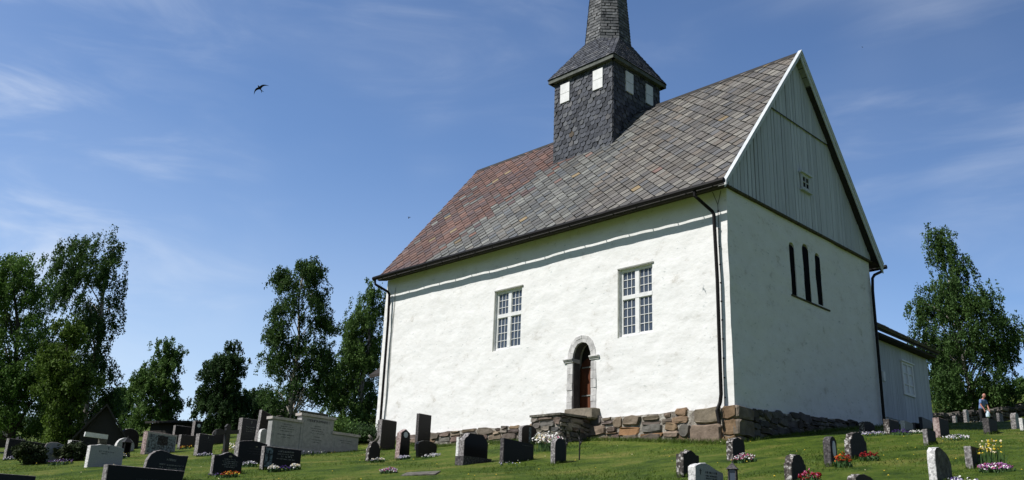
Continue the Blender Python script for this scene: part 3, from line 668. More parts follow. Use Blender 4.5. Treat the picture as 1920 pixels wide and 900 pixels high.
# --- main roof
dk = MB()
X0, X1 = -L - .06, .27
prof_ = [(-OE, 10.29), (W / 2, ZR), (W + OE, 10.29), (W + OE - .05, 10.27), (W / 2, ZR - .16), (-OE + .05, 10.27)]
V = [(x, y, z - .05) for x in (X0, X1) for y, z in prof_]
dk.mesh(V, [(0, 1, 4, 5), (1, 2, 3, 4), (6, 11, 10, 7), (7, 10, 9, 8), (0, 6, 7, 1), (1, 7, 8, 2), (2, 8, 9, 3), (3, 9, 10, 4), (4, 10, 11, 5), (5, 11, 6, 0)])
roof = dk.build('roof', M['deck'], church)
slope_len = math.hypot(W / 2 + OE, ZR - 10.29)
Vs = Vector((0, W / 2 + OE, ZR - 10.29)).normalized(); Ns = Vector((0, -Vs.z, Vs.y))
GREYS = [(.118, .110, .100), (.140, .132, .120), (.098, .094, .090), (.155, .143, .128), (.122, .112, .104), (.110, .110, .112), (.178, .168, .150), (.130, .118, .104), (.20, .188, .165), (.145, .126, .106)]
REDS = [(.138, .078, .062), (.152, .080, .060), (.112, .068, .058), (.165, .092, .068), (.125, .084, .073), (.102, .068, .066)]
def roofcol(u, v):
    x = X0 + u
    edge = -13.6 + (v / slope_len) * 5.0 + .5 * mnoise.noise((u * .7, v * .7, 3))      # the replaced reddish slates lie west of this line
    if x < edge - .1 and random.random() < .93 or x < edge + 1.4 and random.random() < .14: c = random.choice(REDS)
    else:
        c = random.choice(GREYS)
        if x < -6: c = tuple(a * b for a, b in zip(c, (.96, 1.03, 1.06)))
    if random.random() < .004: c = (.24, .18, .10)
    if random.random() < .008: c = (.20, .13, .11)
    k = random.uniform(.85, 1.15) * (1 + .22 * mnoise.noise((u * .45, v * .45, 8)) + .14 * mnoise.noise((u * 2.2, v * .35, 5))); return tuple(a * k for a in c)
rs = MB()
for org, U, Vv, Nn in (((X0, -OE + .01, 10.30), (1, 0, 0), Vs, Ns), ((X1, W + OE - .01, 10.30), (-1, 0, 0), Vector((0, -Vs.y, Vs.z)), Vector((0, Vs.z, Vs.y)))):
    cf = roofcol if U[0] > 0 else (lambda u, v: random.choice(GREYS))
    slates(rs, org, U, Vv, Nn, [(0, 0), (X1 - X0, 0), (X1 - X0, slope_len), (0, slope_len)], 'diamond', .325, cf, th=.012, tilt=.030, gap=.007, jit=.013)
rs.build('slate_covering', M['slate'], roof, color=True)
rc = MB(); 
for sg in (-1, 1): rc.mesh([(X0 - .03, W / 2, ZR + .055), (X1, W / 2, ZR + .055), (X1, W / 2 + sg * .17, ZR + .055 - .17 * SL), (X0 - .03, W / 2 + sg * .17, ZR + .055 - .17 * SL)], [(0, 1, 2, 3) if sg < 0 else (3, 2, 1, 0)])
rc.build('ridge_flashing', M['deck'], roof)
for sg, yb in ((-1, 0), (1, W)):               # sloping dark soffit under the eaves
    so_ = MB(); so_.mesh([(X0, yb + sg * .41, 10.215), (X1 - .03, yb + sg * .41, 10.215), (X1 - .03, yb, 10.315), (X0, yb, 10.315), (X0, yb + sg * .41, 10.235), (X1 - .03, yb + sg * .41, 10.235)], [(0, 1, 2, 3), (0, 1, 5, 4)])
    so_.build('soffit', M['darkwood'], roof)
# --- gutters
for sg, yb in ((-1, 0), (1, W)):
    g = MB(); pts = []
    for i in range(34):
        x = X0 - .02 + (X1 + .12 - X0) * i / 33
        sag = .018 * mnoise.noise((x * .5, sg, 0)) + .008 * mnoise.noise((x * 2, sg, 3))
        pts.append((x, yb + sg * (.672 + sag * .6), 10.262 + sag))
    g.tube(pts, .080, 10)
    go = g.build('gutter', M['gutter'], church)
    for i in range(18):
        br = MB(); x = X0 + .4 + i * .93; br.box(x - .012, x + .012, min(yb + sg * .4, yb + sg * .62), max(yb + sg * .4, yb + sg * .62), 10.225, 10.24); br.build('gutter_bracket', M['gutter'], go)
def pipe(name, pts, r=.052):
    p = MB(); p.tube(pts, r, 10)
    return p.build(name, M['gutter'], church)
pipe('downpipe', [(-.67, -.64, 10.24), (-.66, -.63, 10.02), (-.62, -.60, 9.98), (-.37, -.17, 9.60), (-.34, -.15, 9.5), (-.30, -.15, 7.5), (-.31, -.15, 4.2), (-.34, -.16, 3.98), (-.40, -.24, 3.74), (-.32, -.27, 3.4)])
pipe('downpipe', [(-16.27, -.64, 10.24), (-16.25, -.62, 10.02), (-15.93, -.18, 9.74), (-15.86, -.15, 9.62), (-15.80, -.15, 8.5), (-15.77, -.15, 4.5), (-15.78, -.2, 4.0)])
pipe('downpipe', [(.20, W + .64, 10.24), (.19, W + .62, 10.10), (.14, W + .10, 9.86), (.12, W - .06, 9.7), (.12, W - .14, 9.2), (.13, W - .18, 6), (.13, W - .2, 4.2)])
cb = MB(); cb.tube([(-.42, -.05, 10.27), (-.25, -.06, 9.82), (-.24, -.06, 7.6), (-.27, -.06, 3.9), (-.26, -.17, 3.7), (-.25, -.17, 3.0)], .009, 5); cb.tube([(-.13, -.05, 10.25), (-.25, -.06, 9.82)], .009, 5)
for k in range(11): z = 9.6 - k * .55; cb.box(-.27, -.22, -.075, -.045, z, z + .035)
cb.build('lightning_cable', M['iron'], church)
cw = MB(); cw.tube([(-15.62, -.03, 9.9)] + [(-15.64 + .02 * math.sin(k * 1.3), -.035, 9.7 - k * .5) for k in range(11)], .012, 5); cw.build('lightning_cable', M['fascia'], church)

# --- east gable: boarding in two tiers, cornice strip, window, verge boards
gb = MB()
def tier(y0, y1, z0, z1f, x, wd=.225):
    y = y0 + random.uniform(0, .1)
    while y < y1:
        w2 = wd * random.uniform(.8, 1.2); gap = random.choice((.016, .026, .038, .05)) * max(.3, 1.2 - y / 8); a, b = y, min(y + w2 - gap, y1)
        ta, tb = z1f(a), z1f(b)
        if min(ta, tb) > z0 + .05 and b - a > .03:
            d = x + random.uniform(-.006, .006); zz = z0 + random.uniform(-.02, .01)
            poly = [(a, zz), (b, zz), (b, tb)] + ([(W / 2, roof_z(W / 2) - .19)] if a < W / 2 < b and z1f is top_hi else []) + [(a, ta)]
            gb.prism(poly, EF, x - .03, d + .004)
        y += w2
top_hi = lambda y: roof_z(y) - .19
ymid0 = W / 2 - (ZR - 14.0 - .19) / SL; ymid1 = W - ymid0
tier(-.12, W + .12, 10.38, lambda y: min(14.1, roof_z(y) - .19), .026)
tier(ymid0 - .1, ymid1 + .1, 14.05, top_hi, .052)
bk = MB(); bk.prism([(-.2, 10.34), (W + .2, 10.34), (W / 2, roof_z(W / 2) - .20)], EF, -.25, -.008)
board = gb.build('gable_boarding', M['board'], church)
bk.build('backing', M['deck'], board)
cs = MB(); cs.box(.0, .11, -.1, W + .1, 10.325, 10.385); cs.build('cornice_strip', M['mosswood'], board)
cs = MB(); cs.box(.07, .085, ymid0, ymid1, 14.03, 14.06); cs.build('drip_strip', M['darkwood'], board)
gw = MB(); y0, y1, z0, z1 = 4.62, 5.22, 11.72, 12.28
for a0, a1, b0, b1 in ((y0, y0 + .1, z0, z1), (y1 - .1, y1, z0, z1), (y0 + .1, y1 - .1, z1 - .09, z1), (y0 + .1, y1 - .1, z0, z0 + .09), ((y0 + y1) / 2 - .02, (y0 + y1) / 2 + .02, z0 + .09, z1 - .09)): gw.box(.05, .092, a0, a1, b0, b1)
gw.box(.05, .092, y0 + .1, y1 - .1, 11.99, 12.015)
gw.box(.05, .17, y0 - .07, y1 + .07, z1, z1 + .07); gw.box(.05, .14, y0 - .06, y1 + .06, z0 - .06, z0)
gwo = gw.build('gable_window', M['board'], church)
gp = MB(); gp.box(.048, .058, y0 + .05, y1 - .05, z0 + .05, z1 - .05); gp.build('pane', M['darkglass'], gwo)
for sg in (-1, 1):
    vb = MB()
    e0 = (W / 2 + sg * (W / 2 + OE + .02), 10.27 - .02); e1 = (W / 2, ZR)
    def vf(t, d): return (e0[0] + (e1[0] - e0[0]) * t, e0[1] + (e1[1] - e0[1]) * t + d)
    def pr4(x0, x1, d0, d1):
        a, b, c_, d_ = vf(0, d0), vf(1, d0), vf(1, d1), vf(0, d1)
        vb.mesh([(x, *p) for x in (x0, x1) for p in (a, b, c_, d_)], [(0, 1, 2, 3), (4, 7, 6, 5), (0, 4, 5, 1), (1, 5, 6, 2), (2, 6, 7, 3), (3, 7, 4, 0)])
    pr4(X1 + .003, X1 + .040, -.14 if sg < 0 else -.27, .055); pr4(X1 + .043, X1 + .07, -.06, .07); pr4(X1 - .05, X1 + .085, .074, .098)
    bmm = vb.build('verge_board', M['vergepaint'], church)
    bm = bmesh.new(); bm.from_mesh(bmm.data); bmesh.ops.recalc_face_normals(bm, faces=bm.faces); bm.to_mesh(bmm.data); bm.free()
sb = MB()
for sg in (-1, 1):
    for k in range(24):
        t0, t1 = k / 24, (k + .93) / 24
        q = []
        for t in (t0, t1): q.append((W / 2 + sg * (W / 2 + OE) * (1 - t), 10.205 + (ZR - .21 - 10.205) * t - .006))
        sb.mesh([(.05, *q[0]), (X1, *q[0]), (X1, *q[1]), (.05, *q[1])], [(0, 1, 2, 3)])
sb.build('verge_soffit', M['fascia'], roof)
wg = MB(); wg.prism([(0, 10.3), (W, 10.3), (W / 2, ZR - .3)], EF, -L + .02, -L + .1); wg.build('west_gable', M['board'], church)

# --- tower and spire
TX, TY, TH = -8.43, 4.77, 1.55
TZ = 18.62
tw = MB(); tw.box(TX - TH, TX + TH, TY - TH, TY + TH, 13.2, TZ); tower = tw.build('tower', M['deck'], church)
TS = [(.080, .086, .105), (.100, .107, .127), (.058, .063, .077), (.128, .134, .148), (.088, .094, .112)]
def tcol(u, v):
    c = random.choice(TS)
    if 1.2 < v < 2.2 and random.random() < .035: c = (.115, .092, .07)
    if random.random() < .02: c = (.15, .15, .16)
    k = random.uniform(.8, 1.2); return tuple(a * k for a in c)
ts = MB()
HB = 2 * TH; rect = [(0, 0), (HB, 0), (HB, TZ - 13.9), (0, TZ - 13.9)]
for org, U, Nn in (((TX - TH, TY - TH, 13.9), (1, 0, 0), (0, -1, 0)), ((TX + TH, TY - TH, 13.9), (0, 1, 0), (1, 0, 0)), ((TX + TH, TY + TH, 13.9), (-1, 0, 0), (0, 1, 0)), ((TX - TH, TY + TH, 13.9), (0, -1, 0), (-1, 0, 0))):
    slates(ts, org, U, (0, 0, 1), Nn, rect, 'hex', (.25, .20), tcol, th=.014, tilt=.026, gap=.008, jit=.012)
ts.build('slate_cladding', M['towerslate'], tower, color=True)
for k, (face, a0, a1, b0, b1) in enumerate((('S', -9.62, -9.12, 17.52, 18.38), ('S', -7.86, -7.35, 17.52, 18.40), ('E', 3.98, 4.46, 17.50, 18.40), ('E', 5.32, 5.78, 17.48, 18.36))):
    h = MB()
    if face == 'S': h.box(a0, a1, TY - TH - .075, TY - TH - .02, b0, b1)
    else: h.box(TX + TH + .02, TX + TH + .075, a0, a1, b0, b1)
    ho_ = h.build('louvre_hatch', M['paint'], tower); jn = MB(); zc = b0 + (b1 - b0) * .48
    if face == 'S': jn.box(a0 + .01, a1 - .01, TY - TH - .078, TY - TH - .07, zc, zc + .014)
    else: jn.box(TX + TH + .07, TX + TH + .078, a0 + .01, a1 - .01, zc, zc + .014)
    jn.build('board_joint', M['fascia'], ho_)
E2, EZ = 1.78, 18.72
fb = MB()
for s_ in range(4):
    m4 = Matrix.Translation((TX, TY, 0)) @ Matrix.Rotation(s_ * math.pi / 2, 4, 'Z')
    fb.box(-E2 + .02, E2 - .02, -E2 + .02, -E2 + .06, EZ - .16, EZ + .0, mat=m4)
    fb.box(-E2 + .04, E2 - .04, -E2 + .06, -TH, EZ - .14, EZ - .11, mat=m4)
fb.build('eaves_board', M['greyboard'], tower)
OZ, OA, TOPZ, TOPA = 20.32, .95, 33.0, .05
tn = math.tan(math.pi / 8)
sk = MB(); spc = MB()
def sc(u, v):
    c = random.choice([(.14, .145, .152), (.17, .175, .182), (.105, .11, .118), (.21, .213, .22)]); k = random.uniform(.8, 1.2); return tuple(a * k for a in c)
def plane_slates(mb, quad, size, cf):
    """slates over a planar quad or triangle given by its bottom-left, bottom-right, top corners"""
    q = [Vector(p) for p in quad]; U = (q[1] - q[0]).normalized(); Nn = U.cross(q[-1] - q[0]).normalized(); Vv = Nn.cross(U)
    b = [((p - q[0]).dot(U), (p - q[0]).dot(Vv)) for p in q]
    slates(mb, q[0], U, Vv, Nn, b, 'brick', size, cf, th=.012, tilt=.018, gap=.004, jit=.010); mb.poly(q, 0, (.05, .05, .055))
ep, op_ = [], []
def octp(a, z): return [Vector((TX + x * a, TY + y * a, z)) for x, y in ((-tn, -1), (tn, -1), (1, -tn), (1, tn), (tn, 1), (-tn, 1), (-1, tn), (-1, -tn))]
sq = [Vector((TX + x * E2, TY + y * E2, EZ)) for x, y in ((-1, -1), (1, -1), (1, 1), (-1, 1))]
o1 = octp(OA, OZ); MIDZ = 25.2; o2 = octp(OA + (TOPA - OA) * (MIDZ - OZ) / (TOPZ - OZ) - .03, MIDZ); o3 = octp(TOPA, TOPZ)
for k in range(4):
    plane_slates(sk, [sq[k], sq[(k + 1) % 4], o1[2 * k + 1], o1[2 * k]], (.20, .15), tcol)
    plane_slates(sk, [sq[(k + 1) % 4] + Vector((0, 0, .004)), o1[(2 * k + 2) % 8], o1[2 * k + 1]], (.20, .15), tcol)
skirt = sk.build('tower_roof', M['towerslate'], tower, color=True)
for k in range(8):
    k2 = (k + 1) % 8
    plane_slates(spc, [o1[k], o1[k2], o2[k2], o2[k]], (.21, .15), sc); spc.poly([o2[k], o2[k2], o3[k2], o3[k]], 0, (.12, .12, .13))
spc.build('spire', M['towerslate'], tower, color=True)

# --- timber annex on the north side
AX, AY0, AY1, AZ0, AZ1 = -.5, W + .02, 15.45, 4.95, 7.62
an = MB(); an.box(-5.5, AX - .035, AY0, AY1 - .03, 3.8, AZ1 + .2)
anb = an.build('annex_wall', M['board'], church)
pl = MB(); y = AY0 + .45
while y < AY1 - .02:
    b = min(y + random.uniform(.13, .17), AY1); pl.box(AX - .032, AX + random.uniform(-.004, .004), y, b - .006, AZ0 + .01 * random.random() - .02 * (y - AY0) / 5, AZ1 + .1); y = b
pl.build('cladding', M['board'], anb)
ar = MB()
V = [(AX + .42, AY0 - .3, 7.90), (AX + .42, AY1 + .16, 7.90), (-3.2, AY1 + .16, 9.9), (-3.2, AY0 - .3, 9.9), (-5.9, AY1 + .16, 7.9), (-5.9, AY0 - .3, 7.9)]
V2 = [(x, y, z + .13) for x, y, z in V]
ar.mesh(V + V2, [(0, 3, 2, 1), (3, 5, 4, 2), (6, 7, 8, 9), (9, 8, 10, 11), (0, 1, 7, 6), (1, 2, 8, 7), (2, 4, 10, 8), (3, 0, 6, 9), (5, 3, 9, 11), (4, 5, 11, 10)])
aro = ar.build('annex_roof', M['darkwood'], church)
ac = MB(); Va = Vector((-2.7 - AX, 0, 2.0)).normalized()
slates(ac, (AX + .46, AY0 - .3, 8.0), (0, 1, 0), Vector((-3.12, 0, 2.0)).normalized(), Vector((2.0, 0, 3.12)).normalized(), [(0, 0), (AY1 - AY0 + .46, 0), (AY1 - AY0 + .46, 3.9), (0, 3.9)], 'diamond', .40, lambda u, v: random.choice(GREYS), th=.05, tilt=.03)
ac.build('slate_covering', M['slate'], aro, color=True)
af = MB(); af.box(AX - .1, AX + .36, AY0, AY1 + .1, 7.80, 7.88); af.build('annex_eaves', M['darkwood'], aro)
fr = MB(); a0, a1, b0, b1 = 12.78, 13.82, 6.0, 7.27
for p in ((a0, a0 + .09, b0, b1), (a1 - .09, a1, b0, b1), (a0 + .09, a1 - .09, b0, b0 + .09), (a0 + .09, a1 - .09, b1 - .09, b1), ((a0 + a1) / 2 - .05, (a0 + a1) / 2 + .05, b0 + .09, b1 - .09)): fr.box(AX + .002, AX + .05, *p)
for z in (6.42, 6.85): fr.box(AX + .002, AX + .04, a0 + .09, a1 - .09, z - .02, z + .02)
fr.box(AX + .002, AX + .10, a0 - .06, a1 + .06, b1, b1 + .05)
aw = fr.build('annex_window', M['paint'], church)
ap = MB(); ap.box(AX + .003, AX + .012, a0 + .03, a1 - .03, b0 + .03, b1 - .03); ap.build('pane', M['medallion'], aw)
mt = MB(); mt.box(AX + .003, AX + .06, 11.0, 11.16, 6.25, 6.6); mt.build('meter_box', M['paint'], church)

# --- west porch peeping out behind the far corner
pw = MB(); pw.box(-18.6, -L - .02, 2.2, 7.2, 3.5, 6.9); pwo = pw.build('porch_wall', M['darkwood'], church)
pr_ = MB(); V = [(-19.1, 1.55, 6.75), (-L - .02, 1.55, 6.75), (-L - .02, 4.7, 9.2), (-19.1, 4.7, 9.2), (-L - .02, 7.8, 6.75), (-19.1, 7.8, 6.75)]
V2 = [(x, y, z + .14) for x, y, z in V]
pr_.mesh(V + V2, [(0, 3, 2, 1), (3, 5, 4, 2), (6, 7, 8, 9), (9, 8, 10, 11), (0, 1, 7, 6), (3, 0, 6, 9), (5, 3, 9, 11), (4, 5, 11, 10)]); pr_.build('porch_roof', M['darkwood'], church)

# --- dry-stone landing in front of the door
land = thing('stone_landing', 'dry stone landing block in front of the arched church door', 'steps', (0, 0, 0))
lb = MB(); LX0, LX1, LY0, LY1 = -6.26, -5.05, -1.52, -.2
GP = [(.15, .14, .125), (.20, .18, .16), (.11, .105, .10), (.22, .19, .165), (.17, .13, .11)]
rubble(lb, lambda a, b, d: (a, LY0 - d + .06, b), LX0, LX1, lambda u: gz(u, LY0) - .15, lambda u: 3.80, .05, 6, (.3, .75), GP)
rubble(lb, lambda a, b, d: (LX1 + d - .06, a, b), LY0, LY1 + .2, lambda u: gz(LX1, u) - .15, lambda u: 3.80, .05, 6, (.3, .75), GP)
rubble(lb, lambda a, b, d: (LX0 - d + .06, -a, b), -LY1 - .2, -LY0, lambda u: gz(LX0, -u) - .15, lambda u: 3.80, .05, 6, (.3, .75), GP)
lo_ = lb.build('stonework', M['rubble'], land, color=True)
cr_ = MB(); cr_.box(LX0 + .06, LX1 - .06, LY0 + .06, LY1, 2.4, 3.79); cr_.build('core', M['mortar'], lo_)
cp = MB()
for a, b in ((LX0 - .03, -5.6), (-5.58, LX1 + .03)): cp.prism([(a, LY0 - .04), (b, LY0 - .03 + random.uniform(-.03, .03)), (b + .02, LY1 + .05), (a, LY1)], lambda p, q, d: (p, q, d + .03 * (q - LY0)), 3.80, 3.865)
cp.build('cover_slab', M['mossy'], land)
# ================================================================ GRAVES
def prof(kind, w, h):
    """outline of a headstone face, (across, up), counter-clockwise; a from -w/2 to w/2"""
    a = w / 2; b = -.12
    def arc(x0, z0, x1, z1, bulge, n=7):
        out = []
        for i in range(1, n):
            t = i / n; out.append((x0 + (x1 - x0) * t, z0 + (z1 - z0) * t + bulge * math.sin(math.pi * t)))
        return out
    base = [(-a, b), (a, b)]
    if kind == 'flat': return base + [(a, h), (-a, h)]
    if kind == 'slope': return base + [(a, h * .90), (-a, h)]
    if kind == 'segment': return base + [(a, h * .90)] + arc(a, h * .90, -a, h * .90, h * .10) + [(-a, h * .90)]
    if kind == 'arch': return base + [(a, h - a * .9)] + [(a * math.cos(math.pi * i / 14), h - a * .9 + a * .9 * math.sin(math.pi * i / 14)) for i in range(1, 14)] + [(-a, h - a * .9)]
    if kind == 'round':
        r = a; return [(-a * .8, b), (a * .8, b)] + [(r * math.cos(t), h - r * .98 + r * .98 * math.sin(t)) for t in [R_(-35 + 250 * i / 18) for i in range(19)]]
    if kind == 'lowarch': return base + [(a, h * .72)] + [(a * math.cos(math.pi * i / 12), h * .72 + h * .28 * math.sin(math.pi * i / 12)) for i in range(1, 12)] + [(-a, h * .72)]
    if kind == 'point': return base + [(a * .92, h * .86), (0, h), (-a * .92, h * .86)]
    if kind == 'ogee': return base + [(a, h * .80)] + [(a * .62, h * .83), (a * .38, h * .89), (a * .2, h * .96), (0, h), (-a * .2, h * .96), (-a * .38, h * .89), (-a * .62, h * .83)] + [(-a, h * .80)]
    if kind == 'peak': return base + [(a, h * .70), (a * .55, h * .80), (a * .1, h * .92), (-a * .25, h), (-a * .5, h * .97), (-a * .85, h * .90), (-a, h * .80)]
    if kind == 'shoulder':
        s = a * .80; return base + [(a, h * .62), (s, h * .68)] + [(s * math.cos(math.pi * i / 12), h * .68 + h * .32 * math.sin(math.pi * i / 12)) for i in range(1, 12)] + [(-s, h * .68), (-a, h * .62)]
    if kind == 'clipped': return base + [(a, h * .74), (a * .88, h * .82), (a * .72, h * .90), (a * .55, h), (-a * .55, h), (-a * .72, h * .90), (-a * .88, h * .82), (-a, h * .74)]
    if kind == 'rough': return base + [(a * .98, h * .5), (a * .9, h * .90), (a * .2, h * .97), (-a * .45, h), (-a * .62, h * .90), (-a * .85, h * .66), (-a, h * .45)]
    if kind == 'wave': return [(-a, b), (a * .82, b), (a, h * .90), (a * .55, h * .88), (a * .2, h * .90), (-a * .1, h * .97)] + [(-a * .38 + .0, h), (-a * .60, h * .96), (-a * .82, h * .84), (-a * .96, h * .64), (-a, h * .4)]
    if kind == 'taper': return [(-a, b), (a * .86, b), (a, h), (-a, h)]
    if kind == 'flare': return [(-a * .84, b), (a * .92, b), (a, h * .70), (a * .86, h * .86), (a * .4, h * .98), (0, h), (-a * .4, h * .98), (-a * .86, h * .88), (-a, h * .74)]
    if kind == 'obelisk': return [(-a, b), (a, b), (a * .84, h * .87), (0, h), (-a * .84, h * .87)]
    if kind == 'leaf': return [(-a, b), (a, b), (a, h * .55), (a * .82, h * .72), (a * .5, h * .87), (a * .1, h * .96), (-a * .35, h), (-a * .72, h * .97), (-a * .94, h * .86), (-a, h * .6)]
    raise KeyError(kind)


def headstone(key, label, kind, mats, rough=0.0, lean=0.0, marks=(), base=None, name='headstone', h=None, w=None, t=None, group='headstones in the churchyard', round_edge=True):
    x, y, rz, w0, t0, h0, z = STONES[key]
    w, t, h = w or w0, t or t0, h or h0
    zg = min(gz(x, y), z + .1)
    dz = z - zg if key in HIDDEN_BASE else 0.0
    root = thing(name, label, 'gravestone', (x, y, zg + min(dz, .0)), R_(rz), group)
    if lean: root.rotation_euler = (R_(lean), 0, R_(rz))
    out = prof(kind, w, h + (z - zg))
    hh = h + (z - zg)
    if rough: out = [(p[0] + random.uniform(-1, 1) * rough * w * .02, p[1] + random.uniform(-1, 1) * rough * .012) if p[1] > 0 else p for p in out]
    mb = MB(); n = len(out)
    ds = [-t / 2, -t / 2 + .012, -t / 6, t / 6, t / 2 - .012, t / 2]; ins = [.985, 1, 1, 1, 1, .985]
    cx, cz = 0, h * .45; rings = []
    for d, s in zip(ds, ins):
        ring = []
        for a, b in out:
            j = rough * .012 if abs(d) < t / 2 - .001 else 0
            ring.append((d, cx + (a - cx) * s + random.uniform(-1, 1) * j, cz + (b - cz) * (s if b > 0 else 1) + (random.uniform(-1, 1) * j if b > 0 else 0)))
        rings.append(ring)
    V = [p for r in rings for p in r]; F = []; mi = []
    for k in range(len(rings) - 1):
        for i in range(n): F.append((k * n + i, k * n + (i + 1) % n, (k + 1) * n + (i + 1) % n, (k + 1) * n + i)); mi.append(1)
    F.append(tuple(range((len(rings) - 1) * n, len(rings) * n))); mi.append(0); F.append(tuple(range(n))[::-1]); mi.append(1)
    i0 = len(mb.v); mb.v += V; mb.f += [list(f) for f in F]; mb.m += mi; mb.c += [(1, 1, 1)] * len(F)
    slab = mb.build('slab', [M[mats[0]], M[mats[1]]], root)
    if base:
        bb = MB(); bw, bt, bh = base; bb.box(-bt / 2 + .03, bt / 2 + .03, -w / 2 - bw, w / 2 + bw, -.12, bh); bb.build('plinth', M['darkrough'], root)
    for mk in marks: mark(mk, root, w, hh, t)
    return root


def strokes(mb, y0, y1, z, hgt, x, dens=.9):
    """one worn line of lettering, far too small to read: short upright and cross strokes"""
    y = y0
    while y < y1:
        cw = hgt * random.uniform(.45, .8)
        if random.random() < .14: y += cw; continue
        s = hgt * .17
        mb.box(x, x + .003, y, y + s, z, z + hgt)
        if random.random() < .7: mb.box(x, x + .003, y + s, y + cw, z + hgt * random.choice((.0, .42, .82)), z + hgt * random.choice((.0, .42, .82)) * 0 + z * 0 + hgt * .17 + z + 0 * hgt) if False else mb.box(x, x + .003, y + s, y + cw, *(lambda q: (z + q, z + q + s))(hgt * random.choice((.0, .42, .82))))
        if random.random() < .5: mb.box(x, x + .003, y + cw, y + cw + s, z, z + hgt)
        y += cw + s + hgt * .22


def mark(mk, root, w, h, t):
    kind = mk[0]; x = t / 2 + .0015
    if kind == 'text':                     # ('text', material, [(centre, half width, height up, letter size), ...]) as fractions of the face
        mb = MB()
        for c, hw, z, s in mk[2]: strokes(mb, (c - hw) * w, (c + hw) * w, z * h, s, x)
        mb.build('lettering', M[mk[1]], root)
    elif kind == 'cross':
        mb = MB(); _, m_, c, z, s = mk; c *= w; z *= h
        mb.box(x, x + .006, c - s * .09, c + s * .09, z - s, z + s * .7); mb.box(x, x + .0055, c - s * .5, c + s * .5, z + s * .1, z + s * .28); mb.build('cross_emblem', M[m_], root)
    elif kind == 'oval':
        _, m_, c, z, rx, rz = mk; mb = MB(); mb.prism([(c * w + rx * math.cos(2 * math.pi * i / 20), z * h + rz * math.sin(2 * math.pi * i / 20)) for i in range(20)], lambda a, b, d: (d, a, b), t / 2 - .004, t / 2 + .012)
        mb.build('medallion', M[m_], root)
    elif kind == 'panel':
        _, m_, a0, a1, b0, b1 = mk; mb = MB(); mb.box(t / 2 - .006, t / 2 + .004, a0 * w, a1 * w, b0 * h, b1 * h); mb.build('panel', M[m_], root)
    elif kind == 'line':
        _, m_, a0, a1, b0, b1 = mk; mb = MB(); mb.box(x, x + .004, a0 * w, a1 * w, b0 * h, b1 * h); mb.build('carved_line', M[m_], root)


HIDDEN_BASE = set()
T = lambda *rows: [tuple(r) for r in rows]
BK, BB, DK = ('black', 'roughgrey'), ('blueblack', 'roughgrey'), ('darkstone', 'lichen')
headstone('s02', 'very wide low black slab by left edge, grey left end, behind the juniper', 'slope', BK, .3)
headstone('s03', 'broken-topped grey natural boulder headstone between two dark juniper bushes', 'rough', ('concrete', 'roughgrey'), 1.5)
headstone('s04', 'dark headstone with pale upright left edge, under the trees left of the dark shed', 'flat', ('black', 'palerough'), .8)
headstone('s05', 'tiny dark round-topped stone peeping out left of the pale granite headstone', 'arch', ('darkstone', 'roughgrey'))
headstone('s06', 'wide pale granite headstone with gently curved top and bright rough left edge', 'segment', ('pale', 'palerough'), .6, marks=[('cross', 'darkletter', .03, .86, .045), ('text', 'darkletter', T((-.02, .24, .66, .030), (-.05, .10, .58, .022)))])
headstone('s08', 'pale disc-shaped round headstone beside the black grave lantern', 'round', ('pale', 'palerough'), marks=[('text', 'darkletter', T((.12, .1, .72, .03),))])
headstone('s09', 'tall dark round-topped headstone behind the pale disc-shaped stone', 'arch', ('black', 'roughgrey'), .5)
headstone('s10', 'big square headstone with dark panels in a pale frame and pinkish rough side', 'flat', ('concrete', 'pinkrough'), .7, marks=[('panel', 'bluepanel', -.44, .46, .06, .90), ('panel', 'black', -.14, .2, .45, .86)])
headstone('s11', 'wavy-topped blue-black headstone with a high rounded left lobe', 'wave', BB, marks=[('text', 'letter', T((.08, .10, .68, .045), (.20, .20, .52, .028), (.20, .20, .42, .028), (-.12, .06, .53, .03), (-.12, .06, .44, .03)))])
headstone('s12', 'long low black slab nearest the bottom left, bright grey left end', 'taper', ('black', 'roughgrey'), .3, marks=[('text', 'darkletter', T((.02, .14, .62, .03),))])
headstone('s13', 'blue-grey slab cut off by the bottom left corner of the photo', 'flat', ('blueblack', 'roughgrey'))
headstone('s14', 'low dark flat-topped stone behind orange flowers, right of the square framed headstone', 'flat', BK, .3)
headstone('s15', 'blackish flat stone farthest back, left of the small stone with a white disc', 'flat', BK)
headstone('s16', 'narrow dark stone with a round white disc at the top, far back on the left', 'flat', BK, .3, marks=[('oval', 'medallion', .05, .80, .09, .09)])
headstone('s17', 'upright dark blue slab with small lilac flowers at its foot', 'flat', BB, .3, marks=[('cross', 'letter', .1, .86, .04), ('text', 'darkletter', T((.05, .22, .72, .03), (.05, .2, .62, .025)))])
headstone('s18', 'black headstone with pointed ogee top, pale inscription and orange flowers in front', 'ogee', BK, .2, marks=[('oval', 'gold', .05, .80, .045, .022), ('text', 'letter', T((.06, .20, .64, .028), (.06, .26, .55, .024), (.06, .22, .46, .028), (.06, .26, .38, .022), (.06, .18, .29, .026)))])
headstone('s19', 'dark arched stone just left of the dark iron cross', 'arch', ('black', 'darkrough'))
headstone('s21', 'tall dark slab with white cross emblem and lines of lettering, behind white tulips', 'flat', BB, .3, marks=[('cross', 'letter', .12, .86, .07), ('text', 'letter', T((.08, .3, .62, .03), (.08, .3, .52, .024), (.08, .26, .43, .024)))])
headstone('s22', 'tall narrow tilted slab with a bright left edge, left of the grey three-part monument', 'slope', ('darkstone', 'roughgrey'), .4, lean=-3)
headstone('s23', 'broad dark headstone with shallow arched top in front of the white tulips', 'segment', ('black', 'roughgrey'), .4, marks=[('oval', 'gold', .12, .74, .03, .014), ('text', 'darkletter', T((.12, .26, .62, .03), (.12, .3, .5, .024), (.12, .24, .4, .024)))])
